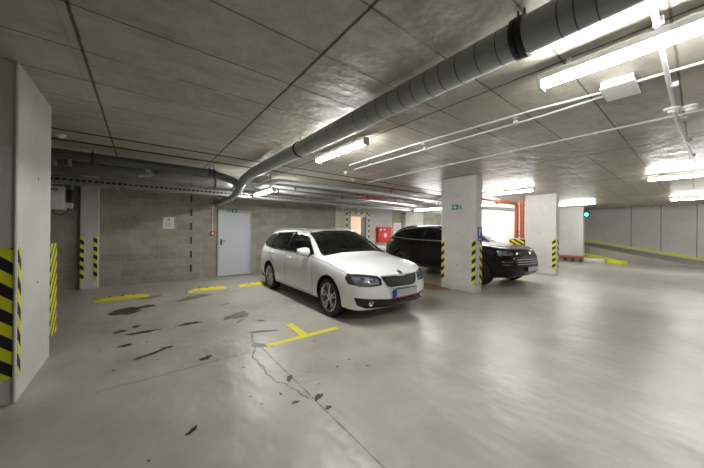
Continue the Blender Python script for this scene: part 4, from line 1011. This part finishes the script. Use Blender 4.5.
# ---------------- white estate car
OCT = dict(w=0.907, wheel_r=0.318, arch_r=0.365, axles=(0.885, 3.571), zs=0.20, paint=M_carw, stations=[
 dict(u=.22, s=[(.72,.18,.24),(.77,.25,.21),(.79,.38,.19),(.79,.52,.19),(.785,.61,.20),(.775,.70,.24),(.74,.77,.30),(.65,.80,.33)], t=[(.43,.785,.21),(.21,.775,.15),(0,.765,.125)]),
 dict(u=.42, s=[(.83,.19),(.87,.27),(.885,.42),(.89,.55),(.885,.67),(.865,.765),(.815,.82),(.71,.85)], t=[(.48,.86,.37),(.24,.87,.34),(0,.87,.33)]),
 dict(u=.68, s=[(.85,.20),(.885,.28),(.905,.42),(.91,.58),(.905,.72),(.88,.82),(.835,.865),(.74,.895)], t=[(.5,.92),(.25,.935),(0,.94)]),
 dict(u=1.0, s=[(.85,.20),(.885,.28),(.905,.42),(.912,.60),(.905,.76),(.88,.87),(.84,.91),(.74,.94)], t=[(.5,.965),(.25,.98),(0,.985)]),
 dict(u=1.30, s=[(.85,.20),(.885,.28),(.90,.42),(.91,.60),(.905,.79),(.88,.92),(.82,.97),(.74,.99)], t=[(.5,1.01,1.20),(.25,1.025,1.13),(0,1.03,1.11)]),
 dict(u=1.62, s=[(.85,.20),(.885,.28),(.90,.42),(.91,.60),(.905,.79),(.87,.94),(.775,1.15),(.68,1.20,1.60)], t=[(.47,1.235,1.50),(.24,1.25,1.46),(0,1.255,1.44)]),
 dict(u=2.02, s=[(.85,.20),(.885,.28),(.90,.42),(.91,.60),(.905,.79),(.87,.95),(.70,1.35,2.04),(.59,1.41,2.0)], t=[(.42,1.435,1.93),(.21,1.45,1.88),(0,1.455,1.87)]),
 dict(u=2.42, s=[(.85,.20),(.885,.28),(.90,.42),(.91,.60),(.905,.80),(.87,.96),(.695,1.385),(.585,1.445)], t=[(.42,1.465),(.21,1.477),(0,1.48)]),
 dict(u=2.95, s=[(.85,.20),(.885,.28),(.90,.42),(.91,.60),(.905,.80),(.87,.97),(.695,1.385),(.585,1.445)], t=[(.42,1.468),(.21,1.48),(0,1.483)]),
 dict(u=3.4, s=[(.85,.20),(.885,.28),(.90,.42),(.912,.60),(.905,.81),(.87,.985),(.69,1.375),(.58,1.435)], t=[(.42,1.455),(.21,1.467),(0,1.47)]),
 dict(u=3.85, s=[(.84,.20),(.88,.28),(.90,.42),(.912,.60),(.905,.82),(.868,1.0),(.68,1.35),(.57,1.41)], t=[(.42,1.43),(.21,1.44),(0,1.445)]),
 dict(u=4.100, s=[(.82,.23),(.865,.32),(.89,.45),(.90,.62),(.89,.83),(.85,1.01),(.665,1.30),(.56,1.375,4.140)], t=[(.4,1.40,4.180),(.2,1.41,4.210),(0,1.41,4.210)]),
 dict(u=4.320, s=[(.77,.26),(.83,.34),(.86,.45),(.87,.62),(.86,.82),(.81,.99),(.70,1.16,4.280),(.60,1.20,4.320)], t=[(.4,1.20,4.360),(.2,1.20,4.380),(0,1.20,4.385)]),
 dict(u=4.480, s=[(.66,.28,4.420),(.73,.35,4.490),(.76,.45,4.500),(.77,.60,4.490),(.75,.76,4.470),(.71,.92,4.430),(.67,.97,4.420),(.58,.99,4.430)], t=[(.4,.99,4.450),(.2,.99,4.470),(0,.99,4.475)]),
 ],
 front=[(.24,.03),(.38,-.01),(.50,.005),(.59,.02),(.67,.04),(.735,.07)],
 rear=[(.35,4.54),(.45,4.57),(.60,4.56),(.76,4.53),(.92,4.50),(.97,4.49)],
 regions=[
  dict(name='windscreen', view='front', poly=round_poly([(-.775,.975),(-.4,1.03),(0,1.04),(.4,1.03),(.775,.975),(.62,1.375),(.3,1.425),(-.3,1.425),(-.62,1.375)], .03), mat=M_glassw, ymax=2.3, zmin=.9, inset=.008, edge=(.007, M_trim, 'windscreen_seal')),
  dict(name='side_window', view='side', mirror=True, poly=round_poly([(1.44,.985),(2.6,.995),(3.5,1.02),(4.0,1.06),(4.14,1.10),(4.11,1.21),(3.95,1.325),(3.5,1.375),(2.6,1.392),(2.14,1.375),(1.86,1.27)], .03), mat=M_glassw, inset=.008, edge=(.007, M_trim, 'window_seal')),
  dict(name='headlamp', view='front', mirror=True, poly=[(.42,.60),(.60,.585),(.76,.59),(.85,.615),(.865,.70),(.835,.765),(.66,.755),(.46,.725),(.425,.69)], mat=M_lamp, ymax=.7, inset=.003, backing=('lamp_bowl', M_lampin), edge=(.005, M_trim, 'lamp_seal')),
  dict(name='grille', view='front', poly=[(-.41,.725),(-.41,.68),(-.34,.565),(-.26,.54),(.26,.54),(.34,.565),(.41,.68),(.41,.725),(.12,.725),(.05,.71),(-.05,.71),(-.12,.725)], mat=M_trim, ymax=.6, inset=.02, edge=(.013, M_satin, 'chrome_surround')),
  dict(name='lower_intake', view='front', poly=round_poly([(-.815,.42),(-.775,.30),(-.66,.25),(-.4,.24),(.4,.24),(.66,.25),(.775,.30),(.815,.42),(.62,.40),(.3,.375),(-.3,.375),(-.62,.40)], .02), mat=M_trim, ymax=.6, inset=.03),
 ],
 gaps=[
  dict(pts=[(1.46,.95),(1.42,.80),(1.40,.5),(1.42,.27)], view='side'),
  dict(pts=[(2.61,.99),(2.62,.8),(2.62,.28)], view='side'),
  dict(pts=[(3.56,1.03),(3.53,.86),(3.36,.72),(3.27,.62),(3.20,.45),(3.17,.28)], view='side'),
  dict(pts=[(1.42,.275),(2.3,.27),(3.17,.28)], view='side'),
  dict(pts=[(.46,.785),(.9,.875),(1.3,.925),(1.5,.945)], view='side'),
  dict(pts=[(2.63,1.0),(2.62,1.38)], view='side', r=.036, m=M_trim, name='door_pillar', off=-.022),
  dict(pts=[(3.56,1.03),(3.60,1.37)], view='side', r=.036, m=M_trim, name='door_pillar', off=-.022),
  dict(pts=[(2.0,.86),(3.0,.87),(4.1,.88)], view='side', r=.002),
  dict(pts=[(1.50,.972),(2.6,.982),(3.6,1.01),(4.0,1.045)], view='side', r=.008, m=M_trim, name='window_sill_strip', off=.002),
 ])
white = empty('estate_car', (3.35, 2.92, 0), 'white estate car with silver wheels parked in front of the block wall', 'car')
body, bvh, hs, hf, ht = build_car(white, OCT)
for y in OCT['axles']:
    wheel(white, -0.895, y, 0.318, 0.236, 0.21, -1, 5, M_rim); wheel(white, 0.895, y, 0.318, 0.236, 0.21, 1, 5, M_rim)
b2 = bmesh.new(); box(b2, -.80, .80, 1.25, 4.35, .22, .30); box(b2, -.55, .55, .3, 4.4, .19, .25); box(b2, -.58, .58, .25, 1.25, .25, .70); link('underbody', b2, M_trim, white)
b2 = bmesh.new(); prism(b2, [(1.18, .60), (1.62, .60), (1.66, .92), (1.50, .975), (1.22, .975)], -.76, .76, 0, Matrix(((0, 0, 1, 0), (1, 0, 0, 0), (0, 1, 0, 0), (0, 0, 0, 1)))); link('dashboard', b2, M_seat, white)
b2 = bmesh.new(); box(b2, -.80, .80, 1.3, 4.3, .30, .34); link('cabin_floor', b2, M_seat, white)
b2 = bmesh.new()
tube(b2, [(0.36+0.18*math.cos(a), 1.78+0.06*math.sin(a), 0.93+0.17*math.sin(a)) for a in [2*PI*i/20 for i in range(20)]], .014, 6, closed=True); link('steering_wheel', b2, M_trim, white)
seats(white, .9, 2.05, 3.0, .42, 1.12)
# mirrors, handles, rails, wipers
def mirror(root, y, z, xo, m, sc=1.0):
    for sg in (-1, 1):
        b2 = bmesh.new(); c = Vector((sg*(xo+0.10*sc), y, z))
        me = bmesh.new(); bmesh.ops.create_uvsphere(me, u_segments=20, v_segments=12, radius=1)
        for v in me.verts:
            p = v.co; x = math.copysign(abs(p.x)**0.75, p.x); zz = math.copysign(abs(p.z)**0.75, p.z)
            yy = p.y*(1.0 if p.y < 0 else 0.35)
            v.co = c+Vector((x*0.118*sc, yy*0.10*sc, zz*0.072*sc*(1-0.18*x*sg)))
        t_ = bpy.data.meshes.new('tmp'); me.to_mesh(t_); me.free(); b2.from_mesh(t_); bpy.data.meshes.remove(t_)
        o = sm(link('door_mirror', b2, m, root))
        b2 = bmesh.new(); tube(b2, [(sg*(xo-0.06), y, z-0.075), (sg*(xo+0.06), y, z-0.05)], [.035, .03], 8); link('mirror_arm', b2, M_trim, o)
        b2 = bmesh.new(); box(b2, c.x-.095*sc, c.x+.095*sc, y+.034*sc, y+.040*sc, z-.055*sc, z+.055*sc); link('mirror_glass', b2, M_chrome, o)
mirror(white, 1.60, 1.03, .875, M_carw, 1.12)
def handle(root, y, z, m):
    for sg in (-1, 1):
        h, no = hs(y, z, sg) if root is white else hs2(y, z, sg)
        x = h.x; b2 = bmesh.new(); tube(b2, [(x-sg*.01, y-.10, z), (x+sg*.035, y-.085, z+.002), (x+sg*.04, y, z+.004), (x+sg*.035, y+.085, z+.002), (x-sg*.01, y+.10, z)], [.010, .014, .015, .014, .010], 8)
        sm(link('door_handle', b2, m, root))
handle(white, 2.44, .865, M_carw); handle(white, 3.44, .90, M_carw)
for sg in (-1, 1):
    P = []
    for i, y in enumerate([2.0, 2.08, 2.2, 2.6, 3.0, 3.4, 3.8, 4.0, 4.1]):
        h, no = ht(sg*.575, y); P.append((h.x, y, h.z+(0.0 if i in (0, 8) else .038 if 1 < i < 7 else .025)))
    b2 = bmesh.new(); tube(b2, P, .014, 8); sm(link('roof_rail', b2, M_galv, white))
for x0, x1 in ((-.58, .02), (.02, .56)):
    P = []
    for k in range(9):
        x = x0+(x1-x0)*k/8; h, no = hf(x, 1.045+.03*k/8)
        if h: P.append(h+no*.012)
    b2 = bmesh.new(); tube(b2, P, .008, 6); link('wiper', b2, M_trim, white)
# grille slats, badge, lamps, plate, fog lamps
b2 = bmesh.new()
for k in range(-9, 10):
    x = k*.036; zt_ = .715 if abs(x) > .1 else .70; zb_ = .58+(.0 if abs(x) < .27 else (abs(x)-.27)*1.3)
    h0, _ = hf(x, zb_); h1, _ = hf(x, zt_)
    if h0 and h1: tube(b2, [h0+Vector((0, .004, 0)), h1+Vector((0, .004, 0))], .006, 5)
sm(link('grille_slats', b2, mat('dark_satin_slats', (0.14, 0.14, 0.15), 0.25), white))
h, no = hf(0, .755)
b2 = bmesh.new(); A = Matrix.Translation(h+no*.004) @ no.to_track_quat('Z', 'Y').to_matrix().to_4x4()
me = bmesh.new(); lathe(me, [(.058, -.01), (.058, .008), (.050, .014), (.042, .008)], 'z', (0, 0, 0), 24)
for v in me.verts: v.co = A @ v.co
bd = sm(link('badge_ring', me, M_satin, white))
me = bmesh.new(); lathe(me, [(.042, .006), (.0001, .009)], 'z', (0, 0, 0), 24)
for v in me.verts: v.co = A @ v.co
link('badge_face', me, M_trim, bd)
me = bmesh.new(); prism(me, [(-.026, -.004), (.0, -.012), (.022, .0), (.026, .014), (.004, .006), (-.012, .012)], .008, .012); prism(me, [(-.02, -.022), (.012, -.026), (.002, -.016), (-.018, -.012)], .008, .012)
for v in me.verts: v.co = A @ v.co
link('badge_emblem', me, M_chrome, bd)
for sg in (-1, 1):
    for x, z, r in ((.53, .665, .045), (.69, .672, .048)):
        h, no = hf(sg*x, z); c = h+Vector((0, .035, 0)); b2 = bmesh.new()
        lathe(b2, [(r, -.012), (r*.92, .0), (r*.6, .03), (.0001, .035)], 'y', c, 20); o = link('lamp_reflector', b2, M_refl, white)
        b2 = bmesh.new(); lathe(b2, [(r*.5, .02), (r*.45, -.004), (.0001, -.012)], 'y', c, 16); link('lamp_bulb_lens', b2, M_lamp, o)
    h, no = hf(sg*.60, .325); b2 = bmesh.new(); lathe(b2, [(.050, .0), (.045, .018), (.0001, .03)], 'y', h+Vector((0, .0, 0)), 20); link('fog_lamp', b2, M_refl, white)
    b2 = bmesh.new(); P = []
    for k in range(6):
        x = sg*(.46+.045*k); h, no = hf(x, .615+.004*k); P.append(h+Vector((0, .012, 0)))
    tube(b2, P, .006, 5); link('day_running_strip', b2, M_white, white)
b2 = bmesh.new()
for z in (.285, .315, .345):
    P = [hf(x, z)[0]+Vector((0, .012, 0)) for x in [-.48+.96*i/12 for i in range(13)]]; tube(b2, P, .006, 5)
link('intake_slats', b2, M_dark, white)
def plate(root, y, z, x=0, w_=.52, h_=.112, band=True):
    b2 = bmesh.new(); box(b2, x-w_/2-.008, x+w_/2+.008, y, y+.02, z-h_/2-.016, z+h_/2+.008, bev=.003); fr = link('plate_frame', b2, M_trim, root)
    b2 = bmesh.new(); box(b2, x-w_/2+(.055 if band else 0), x+w_/2, y-.004, y, z-h_/2, z+h_/2); link('number_plate', b2, M_plate, fr)
    if band:
        b2 = bmesh.new(); box(b2, x-w_/2, x-w_/2+.055, y-.004, y, z-h_/2, z+h_/2); link('plate_band', b2, M_eu, fr)
        b2 = bmesh.new(); box(b2, x-w_/2, x+w_/2, y-.003, y, z-h_/2-.014, z-h_/2-.002); link('frame_caption', b2, M_amber, fr)
plate(white, -.034, .462)

# ---------------- black car: same construction, taller and wider with its own outline
CAY = dict(w=.99, wheel_r=.375, arch_r=.42, axles=(.93, 3.825), zs=.26, paint=M_carb, cladding=M_trim, stations=[
 dict(u=.25, s=[(.70,.26,.26),(.77,.34,.22),(.80,.48,.19),(.81,.60,.19),(.815,.76,.22),(.80,.91,.27),(.765,.99,.34),(.67,1.03,.36)], t=[(.45,1.025,.23),(.22,1.015,.16),(0,1.005,.13)]),
 dict(u=.48, s=[(.88,.26),(.93,.34),(.955,.50),(.96,.66),(.955,.80),(.935,.96),(.885,1.04),(.76,1.07)], t=[(.5,1.07,.44),(.25,1.075,.42),(0,1.075,.40)]),
 dict(u=.75, s=[(.92,.26),(.965,.34),(.985,.50),(.992,.68),(.985,.86),(.955,1.0),(.89,1.065),(.77,1.085)], t=[(.52,1.09),(.26,1.10),(0,1.105)]),
 dict(u=1.1, s=[(.92,.26),(.96,.34),(.975,.50),(.985,.70),(.98,.88),(.955,1.02),(.90,1.08),(.78,1.085)], t=[(.52,1.105),(.26,1.12),(0,1.125)]),
 dict(u=1.45, s=[(.92,.26),(.955,.34),(.97,.50),(.98,.70),(.975,.90),(.945,1.06),(.87,1.12),(.79,1.14)], t=[(.52,1.155,1.36),(.26,1.17,1.30),(0,1.175,1.28)]),
 dict(u=1.80, s=[(.92,.26),(.955,.34),(.97,.50),(.98,.70),(.975,.91),(.93,1.09),(.81,1.33),(.71,1.39,1.78)], t=[(.49,1.42,1.68),(.25,1.435,1.64),(0,1.44,1.62)]),
 dict(u=2.2, s=[(.92,.26),(.955,.34),(.97,.50),(.98,.70),(.975,.92),(.93,1.11),(.74,1.535,2.22),(.62,1.60,2.18)], t=[(.44,1.63,2.10),(.22,1.645,2.06),(0,1.65,2.05)]),
 dict(u=2.65, s=[(.92,.26),(.955,.34),(.97,.50),(.98,.70),(.975,.93),(.93,1.125),(.735,1.575),(.62,1.64)], t=[(.44,1.665),(.22,1.68),(0,1.685)]),
 dict(u=3.15, s=[(.92,.26),(.955,.34),(.97,.50),(.98,.70),(.975,.94),(.93,1.14),(.73,1.565),(.615,1.63)], t=[(.44,1.66),(.22,1.673),(0,1.678)]),
 dict(u=3.6, s=[(.92,.26),(.965,.34),(.98,.50),(.99,.72),(.985,.96),(.935,1.16),(.722,1.55),(.61,1.617)], t=[(.43,1.65),(.22,1.662),(0,1.667)]),
 dict(u=4.05, s=[(.92,.26),(.965,.34),(.985,.50),(.995,.74),(.985,.98),(.93,1.175),(.705,1.515),(.59,1.59)], t=[(.42,1.62),(.21,1.635),(0,1.64)]),
 dict(u=4.4, s=[(.88,.29),(.93,.38),(.96,.52),(.97,.76),(.96,.99),(.89,1.17),(.71,1.40,4.36),(.60,1.49,4.40)], t=[(.42,1.54,4.46),(.21,1.56,4.48),(0,1.565,4.48)]),
 dict(u=4.66, s=[(.82,.32),(.88,.40),(.91,.54),(.92,.76),(.90,.98),(.83,1.12),(.74,1.20,4.60),(.63,1.24,4.64)], t=[(.42,1.26,4.69),(.21,1.265,4.71),(0,1.265,4.71)]),
 dict(u=4.84, s=[(.70,.34,4.76),(.78,.42,4.83),(.81,.54,4.85),(.82,.74,4.85),(.79,.90,4.83),(.74,1.02,4.79),(.69,1.07,4.77),(.60,1.09,4.78)], t=[(.42,1.095,4.81),(.21,1.10,4.83),(0,1.10,4.835)]),
 ],
 front=[(.33,.06),(.46,.0),(.57,.0),(.70,.01),(.82,.03),(.93,.07)],
 rear=[(.42,4.90),(.54,4.92),(.74,4.92),(.90,4.89),(1.02,4.87),(1.07,4.85)],
 regions=[
  dict(name='windscreen', view='front', poly=round_poly([(-.74,1.14),(-.4,1.18),(0,1.19),(.4,1.18),(.74,1.14),(.60,1.575),(.3,1.615),(-.3,1.615),(-.60,1.575)], .03), mat=M_glassd, ymax=2.5, zmin=1.0, inset=.008),
  dict(name='side_window', view='side', mirror=True, poly=round_poly([(1.72,1.15),(2.2,1.155),(2.78,1.165),(2.76,1.56),(2.35,1.53),(2.1,1.42)], .03), mat=M_glassd, inset=.008),
  dict(name='side_window', view='side', mirror=True, poly=round_poly([(2.86,1.168),(3.64,1.19),(3.68,1.515),(3.35,1.545),(2.84,1.56)], .03), mat=M_glassd, inset=.008),
  dict(name='side_window', view='side', mirror=True, poly=round_poly([(3.72,1.20),(4.28,1.25),(4.40,1.285),(4.20,1.40),(3.98,1.475),(3.76,1.505)], .03), mat=M_glassd, inset=.008),
  dict(name='headlamp', view='front', mirror=True, poly=round_poly([(.50,.87),(.66,.84),(.83,.845),(.89,.90),(.885,.98),(.80,.985),(.62,.955)], .03), mat=M_lamp, ymax=.8, inset=.003, backing=('lamp_bowl', M_lampin)),
  dict(name='grille', view='front', poly=round_poly([(-.62,.76),(-.56,.58),(-.3,.555),(.3,.555),(.56,.58),(.62,.76),(.50,.815),(-.50,.815)], .03), mat=M_trim, ymax=.7, inset=.03),
  dict(name='side_intake', view='front', mirror=True, poly=round_poly([(.665,.74),(.645,.56),(.76,.53),(.87,.58),(.88,.69),(.84,.74)], .02), mat=M_trim, ymax=.7, inset=.03),
  dict(name='lower_intake', view='front', poly=round_poly([(-.60,.40),(-.52,.325),(.52,.325),(.60,.40),(.4,.42),(-.4,.42)], .02), mat=M_trim, ymax=.7, inset=.02),
 ],
 gaps=[
  dict(pts=[(1.62,1.10),(1.58,.9),(1.56,.5),(1.60,.36)], view='side'),
  dict(pts=[(2.81,1.15),(2.82,.9),(2.80,.37)], view='side'),
  dict(pts=[(3.70,1.19),(3.66,1.0),(3.48,.82),(3.38,.6),(3.34,.38)], view='side'),
  dict(pts=[(1.72,1.142),(2.4,1.15),(3.2,1.165),(3.8,1.195),(4.30,1.235),(4.44,1.282),(4.22,1.42),(3.98,1.50),(3.75,1.53),(3.35,1.565),(2.8,1.582),(2.38,1.55),(2.12,1.44),(1.72,1.142)], view='side', r=.011, m=M_satin, name='chrome_window_line', off=.004),
  dict(pts=[(1.5,.345),(2.6,.34),(3.4,.35)], view='side', r=.02, m=M_trim, name='sill_trim', off=.0),
 ])
for k, z in enumerate((.62, .68, .74)):
    CAY['gaps'].append(dict(pts=[(-.54, z), (.54, z)], view='front', r=.009, m=M_satin, name='grille_bar', mirror=False, off=.002))
for z in (.61, .68): CAY['gaps'].append(dict(pts=[(.66, z), (.86, z)], view='front', r=.006, m=M_galv, name='intake_bar', mirror=True, off=-.006))
black = empty('suv_car', (7.97, 2.66, 0), 'black sport utility car parked partly behind the middle pillar', 'car')
body2, bvh2, hs2, hf2, ht2 = build_car(black, CAY)
for y in CAY['axles']:
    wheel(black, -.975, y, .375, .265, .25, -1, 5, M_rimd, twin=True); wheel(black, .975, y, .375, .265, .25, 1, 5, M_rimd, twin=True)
b2 = bmesh.new(); box(b2, -.85, .85, 1.4, 4.6, .28, .36); box(b2, -.6, .6, .3, 4.7, .25, .32); box(b2, -.6, .6, .3, 1.4, .3, .85); link('underbody', b2, M_trim, black)
seats(black, .95, 2.25, 3.2, .55, 1.26)
b2 = bmesh.new(); prism(b2, [(1.35, .75), (1.85, .75), (1.88, 1.08), (1.70, 1.12), (1.38, 1.12)], -.82, .82, 0, Matrix(((0, 0, 1, 0), (1, 0, 0, 0), (0, 1, 0, 0), (0, 0, 0, 1)))); link('dashboard', b2, M_seat, black)
mirror(black, 1.82, 1.20, .93, M_carb, 1.05)
handle(black, 2.60, 1.0, M_carb); handle(black, 3.50, 1.03, M_carb)
for sg in (-1, 1):
    for x, z, r in ((.68, .905, .045), (.80, .92, .035)):
        h, no = hf2(sg*x, z); b2 = bmesh.new(); lathe(b2, [(r, -.012), (r*.9, .0), (.0001, .03)], 'y', h+Vector((0, .04, 0)), 18); link('lamp_reflector', b2, M_refl, black)
    P = []
    for y in [2.3, 2.4, 2.6, 3.0, 3.4, 3.8, 3.95]:
        h, no = ht2(sg*.615, y); P.append((h.x, y, h.z+(.0 if y in (2.3, 3.95) else .03)))
    b2 = bmesh.new(); tube(b2, P, .013, 8); sm(link('roof_rail', b2, M_trim, black))
plate(black, -.03, .50, 0, .52, .112, band=False)
h, no = hf2(0, .88); b2 = bmesh.new(); A = Matrix.Translation(h+no*.004) @ no.to_track_quat('Z', 'Y').to_matrix().to_4x4()
prism(b2, [(-.03, .04), (0, .046), (.03, .04), (.03, 0), (.0, -.04), (-.03, 0)], 0, .006, 0, A); link('badge', b2, M_galv, black)
# car-local frame: nose at y=0 pointing to -Y, already the world direction

white.rotation_euler = (0, 0, math.radians(-0.6))
black.rotation_euler = (0, 0, math.radians(-4.5))
